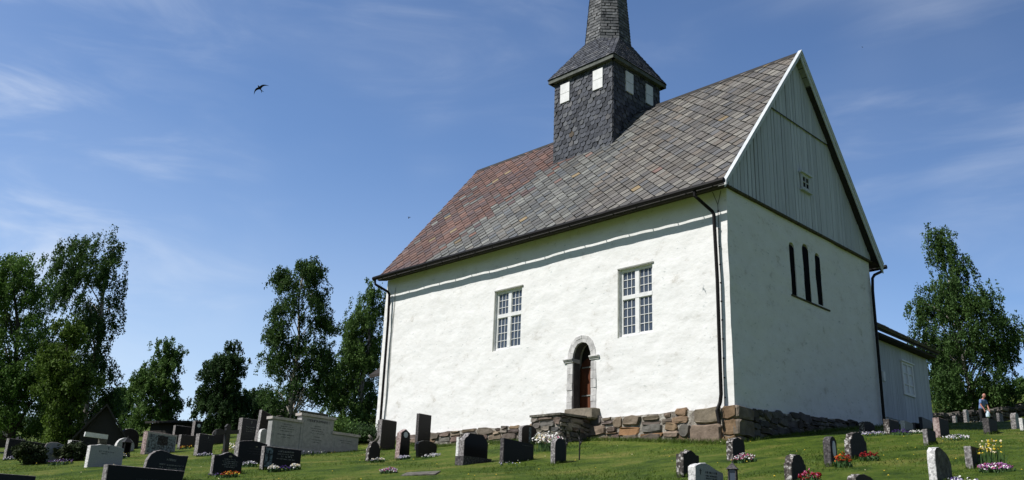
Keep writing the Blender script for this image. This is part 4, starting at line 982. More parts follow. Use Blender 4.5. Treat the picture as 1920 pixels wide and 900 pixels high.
headstone('s24', 'black rectangular slab with frosted cross panel on its left and white flowers', 'flat', BK, .2, marks=[('panel', 'bluepanel', -.46, -.27, .08, .94), ('cross', 'black', -.37, .60, .16), ('text', 'letter', T((.08, .20, .80, .042), (.08, .22, .69, .024), (.08, .16, .58, .042), (.08, .24, .47, .024)))])
headstone('s25', 'pale rounded stone half hidden at the left end of the grey three-part monument', 'arch', ('concrete', 'palerough'), .6)
headstone('s27', 'dark arched stone showing above the left wing of the grey monument', 'arch', ('darkstone', 'mossy'), .8)
headstone('s28', 'wide mossy stone with a knob at one end, showing above the grey monument', 'flat', ('mossy', 'mossy'), 1.2, marks=[])
headstone('s30', 'small black round-shouldered stone at the foot of a forked grey stump', 'shoulder', ('black', 'lichen'), .6)
headstone('s31', 'tall thick flat-topped dark slab with craggy left side at the far church corner', 'flat', ('darkstone', 'roughgrey'), 1.6)
headstone('s32', 'tall black tapering stone with pointed top and white oval medallion', 'obelisk', ('black', 'pinkrough'), .4, marks=[('oval', 'medallion', .0, .80, .075, .085)])
headstone('s33', 'tallest dark pillar-like slab standing against the white wall', 'flat', ('black', 'darkrough'), .5)
headstone('s34', 'glossy black flared stone with raised rim, in front of the pillar-like slab', 'flare', ('black', 'black'), marks=[('line', 'darkrough', -.36, .36, .16, .175)])
headstone('s35', 'large black headstone with clipped shoulders standing on a wider plinth', 'clipped', ('black', 'roughgrey'), .4, base=(.07, .30, .14))
headstone('s36', 'broad rectangular black slab left of the daffodils by the landing', 'slope', ('black', 'darkrough'), .2, marks=[('line', 'darkrough', .10, .44, .78, .81)])
headstone('s37', 'dark arched stone with a grey stripe leaning against the stone landing', 'lowarch', ('black', 'roughgrey'), marks=[('panel', 'bluepanel', -.02, .12, .12, .88)])
headstone('s38', 'narrow grey-sided stone with pointed arch front, right of the daffodils', 'arch', ('black', 'roughgrey'), .3)
headstone('s39', 'dark ogee-topped stone with lichened edge, behind the white peaked headstone', 'ogee', DK, 1.0)
headstone('s40', 'bright white peaked granite headstone with black cross near the grave lantern', 'peak', ('pale', 'palerough'), .6, marks=[('cross', 'darkletter', -.32, .66, .05), ('text', 'darkletter', T((.05, .20, .60, .032), (.05, .22, .48, .022), (.05, .2, .38, .022)))])
headstone('s42', 'dark stone with rounded corners below the church corner, pink and white flowers', 'lowarch', DK, .9)
headstone('s43', 'lichened arched stone with small shoulders and red flowers at its right foot', 'shoulder', DK, 1.1)
headstone('s44', 'slim arched stone with a tall white oval plaque', 'arch', ('darkstone', 'darkrough'), .6, marks=[('oval', 'medallion', .02, .55, .06, .15)])
headstone('s45', 'big speckled reddish dark stone with shoulders and arched top', 'shoulder', DK, 1.0)
headstone('s46', 'low rounded stone cut off by the bottom edge of the photo', 'lowarch', DK, .8)
headstone('s47', 'lichened arched stone in the shade at the right-hand church corner', 'lowarch', DK, 1.0)
headstone('s48', 'speckled flat-topped stone in front of the dark downpipe corner', 'flat', DK, .9)
headstone('s49', 'pale-sided low slab below the annex wall with violet flowers beside it', 'slope', ('concrete', 'palerough'), .3)
headstone('s50', 'small black slab between the pale-sided slab and the tall dark slab', 'flat', ('black', 'darkrough'), w=.42)
headstone('s51', 'black slab with sloping top at the annex corner', 'slope', ('blueblack', 'blueblack'), w=.72)
headstone('s52', 'small square block-like grey stone standing alone on the lawn', 'flat', ('darkstone', 'roughgrey'), .3)
headstone('s53', 'dark upright slab with pinkish grey side and white flowers to its right', 'flat', ('darkstone', 'pinkrough'), .5)
headstone('s54', 'pale leaf-shaped stone nearest the bottom right corner', 'leaf', ('mossy', 'palerough'), .6)
headstone('s55', 'brown block headstone beside the yellow daffodils', 'flat', ('darkstone', 'roughgrey'), .3)
headstone('s56', 'dark headstone in front of the person with the white bag', 'flat', ('darkstone', 'darkrough'), .4)
headstone('s57', 'tall slim pale stone before the dry stone wall, left of the birch trunk', 'arch', ('pale', 'roughgrey'), .6)
headstone('s58', 'smallest pale rounded stone by the dry stone wall', 'arch', ('pale', 'roughgrey'), .6)
headstone('s59', 'pale narrow slab right behind the bending person', 'flat', ('roughgrey', 'roughgrey'), .5)
headstone('s60', 'tall speckled pale stone with rounded top near the right edge', 'arch', ('pale', 'roughgrey'), .8)
headstone('s61', 'pale stone cut by the right edge of the photo', 'flat', ('pale', 'palerough'), .5)

# knob on the mossy stone
x, y, rz, w_, t_, h_, z_ = STONES['s28']
k = MB(); k.prism([(-.18 + w_ * -.36, h_ - .05), (.16 + w_ * -.36, h_ - .05), (.14 - w_ * .36, h_ + .08), (-w_ * .36, h_ + .15), (-.15 - w_ * .36, h_ + .08)], lambda a, b, d: (d, a, b), -t_ / 2 + .01, t_ / 2 - .01)
for o in scene.objects:
    if o.get('label', '').startswith('wide mossy stone'): k.build('knob', M['mossy'], o)

# three-part family monument
ax, ay, arz, aw, at_, ah, az_ = STONES['m2']
mon = thing('family_monument', 'grey three-part family monument with tall centre, two lower wings and copings', 'monument', (ax, ay, gz(ax, ay)), R_(3))
def wing(name, y0, y1, h, t, cap, lines, head=None):
    b = MB(); b.box(-t / 2, t / 2, y0, y1, -.25, h - .09); o = b.build(name, M['concrete'], mon)
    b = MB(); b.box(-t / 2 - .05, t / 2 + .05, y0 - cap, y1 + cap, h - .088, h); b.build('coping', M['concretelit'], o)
    b = MB(); m_ = .10; b.box(t / 2 - .01, t / 2 + .006, y0 + m_, y1 - m_, .14, h - .20); b.build('inset_panel', M['concrete'], o)
    b = MB(); yc = (y0 + y1) / 2
    for z, hw, s in lines: strokes(b, yc - hw, yc + hw, z, s, t / 2 + .007)
    b.build('lettering', M['darkletter'], o)
    if head:
        b = MB(); strokes(b, yc - .45, yc + .45, head, .085, t / 2 + .007); strokes(b, yc - .44, yc + .46, head + .01, .075, t / 2 + .008); b.build('heading', M['darkletter'], o)
wing('centre_slab', -.66, .70, ah + .05, .26, .06, [(.88, .16, .03), (.80, .30, .03), (.72, .24, .03), (.64, .30, .03), (.52, .14, .03), (.42, .2, .03), (.34, .14, .03)], 1.02)
wing('side_wing', -1.80, -.662, ah - .20, .24, .05, [(.80, .2, .03), (.73, .24, .03), (.66, .3, .03), (.58, .22, .03), (.46, .34, .03), (.38, .16, .03)])
wing('side_wing', .702, 1.86, ah - .42, .24, .05, [(.52, .24, .03), (.45, .18, .03)])
b = MB(); b.box(-.2, .2, -1.9, 1.95, -.3, .05); b.build('step', M['concrete'], mon)

# flat ledger slab set in the turf
x, y, _ = SPOTS['slab']
fs = MB(); fs.prism([(-.55, -.35), (.5, -.38), (.55, .32), (-.5, .36)], lambda a, b, d: (x + a * .6 + b * .75, y + b * .75 - a * .6, gz(x + a * .6 + b * .75, y + b * .75 - a * .6) + d), -.1, .035)
tag(fs.build('ledger_stone', M['mossy']), 'flat grey stone slab lying in the grass beside the pink pansies', 'grave slab')
x, y, _ = SPOTS['post']
ps = MB(); ps.box(x - .05, x + .05, y - .06, y + .06, gz(x, y) - .1, gz(x, y) + .52); tag(ps.build('stone_post', M['palerough']), 'narrow whitish post behind the black stone with clipped shoulders', 'post')

# iron cross, forked stump, lanterns, stakes, sign
x, y, _ = SPOTS['cross']; g = gz(x, y)
cr = thing('iron_cross', 'slightly tilted dark cross standing behind the ogee-topped black stone', 'grave cross', (x, y, g), R_(8)); cr.rotation_euler[0] = R_(2)
b = MB(); b.box(-.05, .05, -.075, .075, -.2, .97); b.prism([(-.1, .97), (.1, .97), (.03, 1.06), (-.03, 1.06)], lambda p, q, d: (d, p, q), -.04, .04); b.build('upright', M['iron'], cr)
b = MB(); b.prism([(-.42, .72), (.38, .80), (.38, .92), (-.42, .84)], lambda p, q, d: (d, p, q), -.045, .045); b.build('crossbar', M['iron'], cr)

x, y, _ = SPOTS['stump']; g = gz(x, y)
sp_ = MB(); sp_.tube([(x, y, g - .2), (x, y + .02, g + .25), (x, y - .04, g + .42)], [.16, .11, .08], 8)
for q, r in (((x, y + .06, g + .38), (x, y + .22, g + .62)), ((x, y - .04, g + .40), (x - .05, y - .16, g + .60)), ((x, y, g + .3), (x, y - .2, g + .44))): sp_.tube([q, tuple((a + c) / 2 + .02 for a, c in zip(q, r)), r], [.055, .045, .03], 6)
tag(sp_.build('forked_stump', M['mossy'], smooth=True), 'forked grey stump behind the small round-shouldered stone', 'stump')

def lantern(x, y, label, hgt, dark, rz=0):
    g = gz(x, y); ro = thing('grave_lantern', label, 'lantern', (x, y, g), rz, 'lanterns on graves')
    m_ = M['iron'] if dark else M['darkrough']; s = hgt / .5; bw = .075 * s
    b = MB(); b.box(-bw * 1.15, bw * 1.15, -bw * 1.15, bw * 1.15, -.1, .07 * s); b.box(-bw, bw, -bw, bw, .07 * s, .10 * s); b.build('base', m_, ro)
    b = MB()
    for sx in (-1, 1):
        for sy in (-1, 1): b.box(sx * bw * .9 - .010 * s, sx * bw * .9 + .010 * s, sy * bw * .9 - .010 * s, sy * bw * .9 + .010 * s, .10 * s, .34 * s)
    b.build('frame', m_, ro)
    b = MB(); b.box(-bw * .8, bw * .8, -bw * .8, bw * .8, .11 * s, .33 * s); b.build('glass_case', M['darkglass' if dark else 'glass'], ro)
    b = MB(); e = bw * 1.4; V = [(-e, -e, .34 * s), (e, -e, .34 * s), (e, e, .34 * s), (-e, e, .34 * s), (0, 0, .47 * s)]; b.mesh(V, [(3, 2, 1, 0), (0, 1, 4), (1, 2, 4), (2, 3, 4), (3, 0, 4)])
    b.tube([(0, 0, .45 * s), (0, 0, .5 * s)], .012 * s, 6); b.build('roof', m_, ro); return ro
lantern(SPOTS['lamp_black'][0], SPOTS['lamp_black'][1], 'black grave lantern between the pale granite headstone and the pale disc', .72, True)
lantern(SPOTS['lantern'][0], SPOTS['lantern'][1], 'small grey grave lantern with pointed roof by the white peaked headstone', .40, False, R_(20))
for k, lab in (('stake1', 'thin dark iron stake beside the pointed-arch stone'), ('stake2', 'thin dark iron stake standing alone before the landing')):
    x, y, _ = SPOTS[k]; g = gz(x, y); ro = thing('iron_stake', lab, 'stake', (x, y, g), 0, 'iron stakes before the landing')
    b = MB(); b.tube([(0, 0, -.1), (.01, .0, .35), (0, .01, .78)], [.018, .017, .014], 6); b.build('rod', M['iron'], ro)
    b = MB()
    for i in range(7):
        a = i * .9; b.tube([(0, 0, .36 + .05 * i), (.05 * math.cos(a), .07 * math.sin(a), .42 + .055 * i), (.03 * math.cos(a), .09 * math.sin(a), .46 + .05 * i)], [.016, .022, .008], 5)
    b.build('ornament', M['iron'], ro)
x, y, _ = SPOTS['signpole']; g = gz(x, y)
si = thing('sign_board', 'narrow white board on a pole with a small greenish box under its end', 'sign', (x, y, g), R_(14))
b = MB(); b.tube([(0, .0, -.2), (0, 0, .62)], .022, 8); b.build('pole', M['paint'], si)
b = MB(); b.prism([(-.78, .50), (.27, .50), (.27, .68), (-.76, .68)], lambda p, q, d: (d, p, q), -.03, .03); b.build('board', M['paint'], si)
b = MB(); b.box(-.05, .05, -.09, .26, .29, .485); b.build('box', M['mossy'], si)


# ---------------------------------------------------------------- flowers
def bed(x, y, r, n, h, cols, label, stem=.6, sizes=(.012, .022), stretch=1.0, rz=0.0, name='flower_clump', cat='flowers', spiky=False):
    g = gz(x, y); ro = thing(name, label, cat, (x, y, g), rz, 'flowers planted on the graves')
    lf = MB(); pt = MB(); cm = sorted(set(cols))
    for i in range(int(n * 1.6)):
        a = random.uniform(0, 6.283); q = math.sqrt(random.random()); px, py = r * q * math.cos(a), r * stretch * q * math.sin(a); hh = h * random.uniform(.4, 1.0) * (1 - .35 * q * (not spiky))
        t = random.uniform(0, 6.283); d = Vector((math.cos(t), math.sin(t), 0)) * (.008 if spiky else .022); e = Vector((random.uniform(-.04, .04), random.uniform(-.04, .04), 0))
        p = Vector((px, py, gz(x + px, y + py) - g - .02)); lf.poly([p - d, p + d, p + e + d * .6 + Vector((0, 0, hh * .8)), p + e * 1.4 + Vector((0, 0, hh * .97)), p + e - d * .6 + Vector((0, 0, hh * .75))])
    for i in range(int(n * 1.5)):
        a = random.uniform(0, 6.283); q = math.sqrt(random.random()); px, py = r * q * math.cos(a), r * stretch * q * math.sin(a); hh = h * random.uniform(.55, 1.08) * (1 - .35 * q * (not spiky)); s = random.uniform(*sizes)
        c = Vector((px, py, gz(x + px, y + py) - g + hh)); mi = cm.index(random.choice(cols))
        nn = Vector((random.uniform(-1, 1), random.uniform(-1, 1), random.uniform(.1, 1.2))).normalized(); u = nn.orthogonal().normalized(); v = nn.cross(u)
        ring = [c + (u * math.cos(k * 1.2566) + v * math.sin(k * 1.2566)) * s * random.uniform(.8, 1.2) for k in range(5)]
        top = c + nn * s * .5; bot = c - nn * s * .5
        for k in range(5): pt.poly([ring[k], ring[(k + 1) % 5], top], mi); pt.poly([ring[(k + 1) % 5], ring[k], bot], mi)
    lf.build('leaves', M['stem'], ro); pt.build('blossoms', [M[c] for c in cm], ro); return ro
def at_(k): return SPOTS[k][0], SPOTS[k][1]
bed(*at_('pansy_purple'), .34, 55, .17, ['violet', 'violet', 'mauve', 'lilac'], 'dark violet pansies in front of the grey boulder headstone')
bed(*at_('pansy_blue'), .22, 35, .16, ['lilac', 'lilac', 'white'], 'pale blue flowers at the foot of the very wide black slab')
bed(*at_('flower_white_left'), .14, 18, .22, ['white', 'white', 'yellow'], 'few white flowers beside the black grave lantern')
bed(*at_('flower_lilac'), .24, 55, .15, ['lilac', 'white', 'lilac'], 'lilac white cushion flowers at the foot of the dark blue slab')
bed(*at_('flower_orange'), .17, 46, .14, ['orange', 'orange', 'yellow', 'red'], 'orange and yellow flowers in front of the ogee-topped black stone', stretch=1.4)
bed(*at_('flower_dark'), .16, 8, .12, ['violet'], 'dark low plant left of the orange flowers', stretch=1.5)
bed(*at_('tulip'), .40, 40, .46, ['white', 'white', 'cream', 'orange'], 'white and orange tulips above the shallow-arched dark stone', sizes=(.03, .045), spiky=True, stretch=1.3)
bed(*at_('flower_lilac2'), .20, 40, .15, ['lilac', 'white'], 'lilac white flowers under the shallow-arched dark stone')
bed(*at_('flower_w1'), .13, 60, .17, ['white', 'white', 'cream'], 'left bunch of white flowers at the slab with the cross panel')
bed(*at_('flower_w2'), .13, 60, .17, ['white', 'cream', 'white'], 'right bunch of white flowers at the slab with the cross panel')
bed(*at_('flower_viol'), .17, 40, .13, ['violet'], 'deep violet flowers between two white bunches')
bed(*at_('flower_m'), .30, 14, .2, ['white', 'lilac'], 'sparse white flowers along the foot of the grey monument', stretch=2.2)
bed(*at_('flower_orange2'), .22, 26, .15, ['orange', 'yellow', 'red'], 'orange flowers by the low dark flat-topped stone')
bed(*at_('p695'), .17, 36, .13, ['white', 'lilac', 'cream'], 'white pansies at the small round-shouldered stone', stretch=1.3)
bed(*at_('p750'), .17, 42, .13, ['white', 'lilac'], 'white pansies at the stone with the oval medallion', stretch=1.3)
bed(*at_('p790'), .22, 60, .14, ['white', 'lilac', 'white'], 'white pansies at the glossy flared stone', stretch=1.4)
bed(*at_('pansy_pink'), .17, 80, .16, ['mauve', 'pink', 'white', 'lilac'], 'pink and white pansies alone in the grass beside the flat slab', stretch=1.3)
bed(*at_('p960'), .30, 8, .12, ['white', 'lilac'], 'tiny white flowers along the foot of the broad black slab', stretch=1.6)
bed(*at_('daff'), .36, 60, .44, ['white', 'white', 'cream'], 'tall white daffodils in a dense clump before the stone landing', sizes=(.028, .04), spiky=True)
bed(*at_('white_shrub'), .34, 170, .34, ['white', 'white', 'pink'], 'low shrub covered in white blossom by the stone landing', sizes=(.018, .03), name='blossom_shrub', cat='shrub')
bed(*at_('flower1380'), .20, 90, .22, ['white', 'lilac', 'pink', 'pink', 'white'], 'pink, white and pale blue flowers by the stone with rounded corners', stretch=1.4)
bed(*at_('flower1490'), .17, 70, .24, ['red', 'red', 'pink'], 'red flowers in front of the lichened shouldered stone')
bed(*at_('flower1555'), .15, 60, .24, ['red', 'red', 'orange'], 'red flowers right of the stone with the oval plaque')
bed(*at_('flower1605'), .17, 55, .16, ['red', 'red'], 'dark red flowers in front of the big speckled stone', stretch=1.3)
bed(*at_('flower1625'), .30, 55, .13, ['lilac', 'white', 'lilac'], 'lilac white carpet flowers at the church corner', stretch=1.3)
bed(*at_('flower1670'), .26, 55, .18, ['violet'], 'violet cushion of flowers beside the pale-sided slab', stretch=1.3)
bed(*at_('flower1700'), .26, 45, .12, ['white'], 'white carpet flowers below the annex wall', stretch=1.3)
bed(*at_('flower1760'), .30, 70, .14, ['white', 'white', 'lilac'], 'white flowers right of the dark slab with pinkish side', stretch=1.5)
bed(*at_('flower1820'), .24, 120, .13, ['mauve', 'pink', 'white', 'mauve'], 'mauve and pink flowers in front of the yellow daffodils', stretch=1.3)
bed(*at_('daff1820'), .19, 40, .40, ['yellow', 'yellow', 'cream'], 'tall yellow daffodils beside the brown block headstone', sizes=(.016, .027), spiky=True, stretch=1.5)
bed(*at_('flower1765'), .20, 46, .13, ['lilac', 'white', 'violet'], 'lilac flowers at the foot of the leaf-shaped stone', stretch=1.4)
bed(*at_('flower1812'), .5, 60, .22, ['white', 'cream'], 'white flower bed before the dry stone wall', stretch=1.4)


def shrub(key, r, h, label):
    x, y = at_(key); g = gz(x, y); n = 5200; r *= .62; ro = thing('juniper_bush', label, 'bush', (x, y, g), 0, 'juniper bushes beside the boulder headstone')
    C = rng.normal(size=(46, 3)) * np.array([r * .42, r * .42, h * .22]) + np.array([0, 0, h * .48]); C[:, 2] = np.clip(C[:, 2], .08, h * .9)
    p = C[rng.integers(0, 46, n)] + rng.normal(size=(n, 3)) * np.array([.07, .07, .06]); p[:, 2] = np.abs(p[:, 2])
    leaf_mesh('foliage', p, .05, M['juniper'], ro, flat=.4)
    b = MB()
    for i in range(9): a = i * .7; b.tube([(0, 0, -.05), (r * .3 * math.cos(a), r * .3 * math.sin(a), h * .35), (r * .6 * math.cos(a), r * .6 * math.sin(a), h * .55)], [.03, .02, .008], 5)
    b.build('stem', M['bark'], ro)
# ================================================================ VEGETATION
def leaf_mesh(name, P, size, mat, parent=None, flat=0.0, aspect=.55, dirs=None):
    """one mesh of small pointed leaves: centres P (n,3)"""
    n = len(P); nrm = rng.normal(size=(n, 3)); nrm[:, 2] += flat; nrm /= np.linalg.norm(nrm, axis=1, keepdims=True)
    t = rng.normal(size=(n, 3)) if dirs is None else dirs + rng.normal(size=(n, 3)) * .45
    u = np.cross(nrm, t); u /= np.linalg.norm(u, axis=1, keepdims=True) + 1e-9; v = np.cross(u, nrm)
    s = (size * rng.uniform(.65, 1.35, n))[:, None]
    V = np.empty((n, 4, 3), np.float32); V[:, 0] = P - v * s; V[:, 1] = P + u * s * aspect; V[:, 2] = P + v * s; V[:, 3] = P - u * s * aspect
    me = bpy.data.meshes.new(name); me.vertices.add(n * 4); me.vertices.foreach_set('co', V.ravel())
    me.loops.add(n * 4); me.loops.foreach_set('vertex_index', np.arange(n * 4, dtype=np.int32)); me.polygons.add(n)
    me.polygons.foreach_set('loop_start', np.arange(0, n * 4, 4, dtype=np.int32)); me.polygons.foreach_set('loop_total', np.full(n, 4, np.int32))
    me.materials.append(mat); me.update(calc_edges=True); me.validate()
    o = bpy.data.objects.new(name, me); col.objects.link(o)
    if parent is not None: o.parent = parent
    return o


def tree(key, label, mat, bark, leaves, nclump, leaf, droop=.9, cl=.42, top=0.0, trunk_r=.16, name='birch_tree', fill=1.0, limbs=34, multi=1, group=None, upward=0.0, edge=.55, tip=None, base_clear=0.0):
    """tapered trunk, limbs running to leaf clumps spread through the measured crown outline, hanging twigs full of leaves"""
    bx, by, bz, (rx, ry), prof_ = TREES[key]; g = min(gz(bx, by), bz + .2)
    root = thing(name, label, 'tree', (bx, by, g), 0, group); dz = bz - g
    pr = sorted(prof_); hs = np.array([p[0] + dz for p in pr]); la = np.array([p[1] for p in pr]); ra = np.array([p[2] for p in pr]); H = hs[-1]
    rt = np.array([rx, ry, 0]); fw = np.array([-ry, rx, 0])
    # trunk axis follows the middle of the crown near the top
    def mid(h): return (np.interp(h, hs, la) + np.interp(h, hs, ra)) / 2
    def axis_(h):
        t = np.clip(h / H, 0, 1); off = mid(H) * t ** 1.5 * (1 if tip is None else tip)
        return rt * (off + .10 * math.sin(h * 1.1 + bx)) + fw * .12 * math.sin(h * .8 + by) + np.array([0, 0, h])
    tb = MB()
    for k in range(multi):
        o_ = np.array([k * .35 * (-1) ** k, .2 * k, 0])
        hh = np.linspace(-.3, H * (.90 - .12 * k), 14); tb.tube([tuple(axis_(max(h, 0)) + o_ * (1 - max(h, 0) / H) * 1.0 + np.array([0, 0, min(h, 0)])) for h in hh], [trunk_r * (1 - .93 * max(h, 0) / H) * (1 - .25 * k) + .012 for h in hh], 8)
    # clumps
    C = []
    zs = rng.uniform(hs[0], H, nclump * 4); wts = np.interp(zs, hs, ra - la); keep = rng.random(len(zs)) < wts / wts.max(); zs = zs[keep][:nclump]
    for z in zs:
        l, r = np.interp(z, hs, la), np.interp(z, hs, ra); hw = (r - l) / 2
        while True:
            q = rng.uniform(-1, 1, 2)
            if q @ q <= 1: break
        q *= (q @ q) ** (-.5 + edge / 2) if q @ q > 1e-4 else 1
        gap = mnoise.noise((bx + q[0] * hw * .75, z * .75, by + q[1] * hw * .75))
        if gap < -.13 / fill: continue
        c = rt * ((l + r) / 2 + q[0] * max(hw - cl * 1.05, .08)) + fw * q[1] * max(hw * .95 - cl * .9, .1) + np.array([0, 0, z])
        C.append(c)
    C = np.array(C)
    sel = rng.permutation(len(C))[:limbs]
    for i in sel:
        c = C[i]; d = np.linalg.norm(c[:2] - axis_(c[2])[:2]); h0 = max(c[2] - d * (.9 if not upward else 1.6) - .3, H * .08); a = axis_(h0)
        m1 = a * .45 + c * .55 + np.array([0, 0, d * .22]); rr = max(trunk_r * (1 - .93 * h0 / H) * .42, .015)
        tb.tube([tuple(a), tuple(a * .75 + m1 * .25 + np.array([0, 0, d * .03])), tuple(m1), tuple(c)], [rr, rr * .8, rr * .5, .008], 5)
    tb.build('trunk', M[bark], root, smooth=True)
    # leaves along hanging strands
    per = int(leaves / max(len(C), 1)); nst = 9; P = []; D = []
    for c in C:
        ns = nst; o0 = rng.normal(size=(ns, 3)) * np.array([cl, cl, cl * .55]); ln = droop * rng.uniform(.35, 1.25, ns); out = c - axis_(c[2]); out[2] = 0; nl = np.linalg.norm(out); out = out / (nl + 1e-6) * min(nl, 1)
        k = rng.integers(0, ns, per); t = rng.random(per) ** .8
        p = c + o0[k] + out * (.25 * t[:, None]) + np.array([0, 0, -1.0]) * (ln[k] * t)[:, None] + rng.normal(size=(per, 3)) * (.075 if not upward else .11)
        if upward: p = c + o0[k] * 1.1 + (out + np.array([.35 * rx, .35 * ry, 1.0])) * (ln[k] * t)[:, None] * upward + rng.normal(size=(per, 3)) * .10
        P.append(p); D.append(np.tile(np.array([[0, 0, -1.0]]), (per, 1)))
    P = np.concatenate(P); D = np.concatenate(D); ok = P[:, 2] > max(.15, base_clear); P, D = P[ok], D[ok]
    leaf_mesh('crown', P, leaf, M[mat], root, dirs=D)
    return root


TG = 'trees around the churchyard'
tree('birch_a', 'tallest weeping birch on the left with drooping right-hand branches', 'leafdark', 'birchbark', 60000, 175, .07, droop=1.25, cl=.36, trunk_r=.22, limbs=46, group=TG, fill=.9)
tree('willow', 'pale green willow-like tree cut by the left edge', 'leafwillow', 'bark', 58000, 165, .066, droop=.8, cl=.36, trunk_r=.2, name='willow_tree', limbs=40, group=TG, fill=1.6, upward=.8)
tree('young', 'bushy yellow-green young tree in front of the tall weeping birch', 'leafyoung', 'bark', 36000, 100, .062, droop=.5, cl=.34, trunk_r=.11, name='young_tree', limbs=26, group=TG, fill=3, upward=.5)
tree('birch_b', 'loose light green birch standing right of the dark shed', 'leafmid', 'birchbark', 36000, 150, .085, droop=.6, cl=.42, trunk_r=.16, limbs=30, group=TG, fill=1.3)
tree('low_a', 'small bushy tree just right of the dark shed roof', 'leafmid', 'bark', 14000, 60, .085, droop=.5, cl=.4, trunk_r=.1, name='small_tree', limbs=14, group=TG, fill=3)
tree('dense', 'dense very dark tree with ragged crown behind the iron cross', 'leafblack', 'bark', 50000, 170, .085, droop=.8, cl=.38, trunk_r=.18, name='dense_tree', limbs=24, group=TG, fill=2.2)
tree('low_b', 'low dark bushy trees between the dense dark tree and the grey monument', 'leafblack', 'bark', 30000, 110, .09, droop=.5, cl=.45, trunk_r=.12, name='bushy_tree', limbs=16, group=TG, fill=3)
tree('birch_c', 'tall open birch behind the grey three-part monument', 'leafdark', 'birchbark', 54000, 200, .068, droop=.8, cl=.30, trunk_r=.15, limbs=60, group=TG, fill=.95, edge=.62)
tree('birch_d', 'broad green birch partly hidden by the far church corner', 'leafmid', 'birchbark', 66000, 220, .07, droop=.9, cl=.40, trunk_r=.17, limbs=44, group=TG, fill=1.5)
tree('birch_e', 'big ragged birch right of the church annex behind the dry stone wall', 'leafdark', 'birchbark', 76000, 290, .072, droop=1.1, cl=.38, trunk_r=.14, limbs=80, group=TG, fill=.8, edge=.66, base_clear=.3)
tree('back_a', 'dark tree seen between the annex and the big right-hand birch', 'leafblack', 'bark', 14000, 50, .10, droop=.5, cl=.45, trunk_r=.12, name='dark_tree', limbs=14, group=TG, fill=3)
tree('back_b', 'distant round tree at the right edge beyond the field', 'leafmid', 'bark', 9000, 40, .11, droop=.5, cl=.5, trunk_r=.12, name='distant_tree', limbs=12, group=TG, fill=3)
tree('back_c', 'distant dark tree on the field edge behind the right-hand birch', 'leafblack', 'bark', 9000, 40, .11, droop=.5, cl=.5, trunk_r=.12, name='distant_tree', limbs=12, group=TG, fill=3)
shrub('juniper1', .62, .62, 'dark juniper bush left of the grey boulder headstone')
shrub('juniper2', .50, .55, 'dark juniper bush right of the grey boulder headstone')
x, y = at_('pale_bush'); g = gz(x, y); ro = thing('pale_bush', 'pale green bush beyond the right wing of the grey monument', 'bush', (x, y, g))
P = rng.normal(size=(4000, 3)) * np.array([.42, .42, .22]) + np.array([0, 0, .35]); P = P[P[:, 2] > .02]; leaf_mesh('foliage', P, .08, M['leafmid'], ro)
b = MB(); b.tube([(0, 0, -.1), (.05, 0, .25), (0, .1, .5)], [.03, .02, .008], 6); b.build('stem', M['bark'], ro)
x, y = at_('bush_dark'); g = gz(x, y); ro = thing('low_bush', 'low blackish bush left of the far church corner', 'bush', (x, y, g))
P = rng.normal(size=(5000, 3)) * np.array([.30, .30, .17]) + np.array([0, 0, .24]); P = P[P[:, 2] > .02]; leaf_mesh('foliage', P, .045, M['leafblack'], ro)
b = MB(); b.tube([(0, 0, -.1), (.05, 0, .2), (0, .1, .4)], [.03, .02, .01], 6); b.build('stem', M['bark'], ro)

# ---------------------------------------------------------------- grass blades, tall fringe along the walls, dandelions
def blades(name, XY, h, wd, mat, lean=.5):
    n = len(XY); z = ground(XY[:, 0], XY[:, 1]); a = rng.uniform(0, 2 * np.pi, n); d = np.stack([np.cos(a), np.sin(a), np.zeros(n)], 1); hh = h * rng.uniform(.5, 1.3, n)
    b = np.c_[XY, z - .01]; tip = b + np.c_[rng.normal(size=(n, 2)) * (hh * lean)[:, None], hh]
    V = np.empty((n, 3, 3), np.float32); V[:, 0] = b - d * wd; V[:, 1] = b + d * wd; V[:, 2] = tip
    me = bpy.data.meshes.new(name); me.vertices.add(n * 3); me.vertices.foreach_set('co', V.ravel()); me.loops.add(n * 3); me.loops.foreach_set('vertex_index', np.arange(n * 3, dtype=np.int32))
    me.polygons.add(n); me.polygons.foreach_set('loop_start', np.arange(0, n * 3, 3, dtype=np.int32)); me.polygons.foreach_set('loop_total', np.full(n, 3, np.int32)); me.materials.append(mat); me.update(calc_edges=True)
    o = bpy.data.objects.new(name, me); col.objects.link(o); return o
def scatter(n, dens=None):
    """points over the visible lawn, closer together near the foot of the slope"""
    r = 12 + 26 * rng.random(n) ** 1.15; a = np.radians(rng.uniform(-84, -12, n)); p = np.stack([13.5 + r * np.sin(a), -22.05 + r * np.cos(a)], 1)
    inside = (p[:, 0] < .1) & (p[:, 0] > -16.4) & (p[:, 1] > -.15) & (p[:, 1] < 9.7)
    p = p[~inside]
    if dens is not None:
        k = np.array([mnoise.noise((q[0] * .55, q[1] * .55, 1.7)) for q in p]); p = p[rng.random(len(p)) < np.clip(.5 + k * dens, .03, 1)]
    return p
foot = []
for k_, (sx_, sy_, rz_, w_, t_, h_, z_) in STONES.items():
    for i in range(170):
        u = random.uniform(-.5, .5); side = random.choice((0, 0, 1, 1, 2, 3)); lx, ly = ((t_ / 2 + abs(random.gauss(.02, .03)), u * w_), (t_ / 2 + abs(random.gauss(.02, .03)), u * w_), (-t_ / 2 + (u + .5) * t_, -w_ / 2 - abs(random.gauss(.015, .03))), (-t_ / 2 + (u + .5) * t_, w_ / 2 + abs(random.gauss(.015, .03))))[side]
        c_, s_ = math.cos(R_(rz_)), math.sin(R_(rz_)); foot.append((sx_ + lx * c_ - ly * s_, sy_ + lx * s_ + ly * c_))
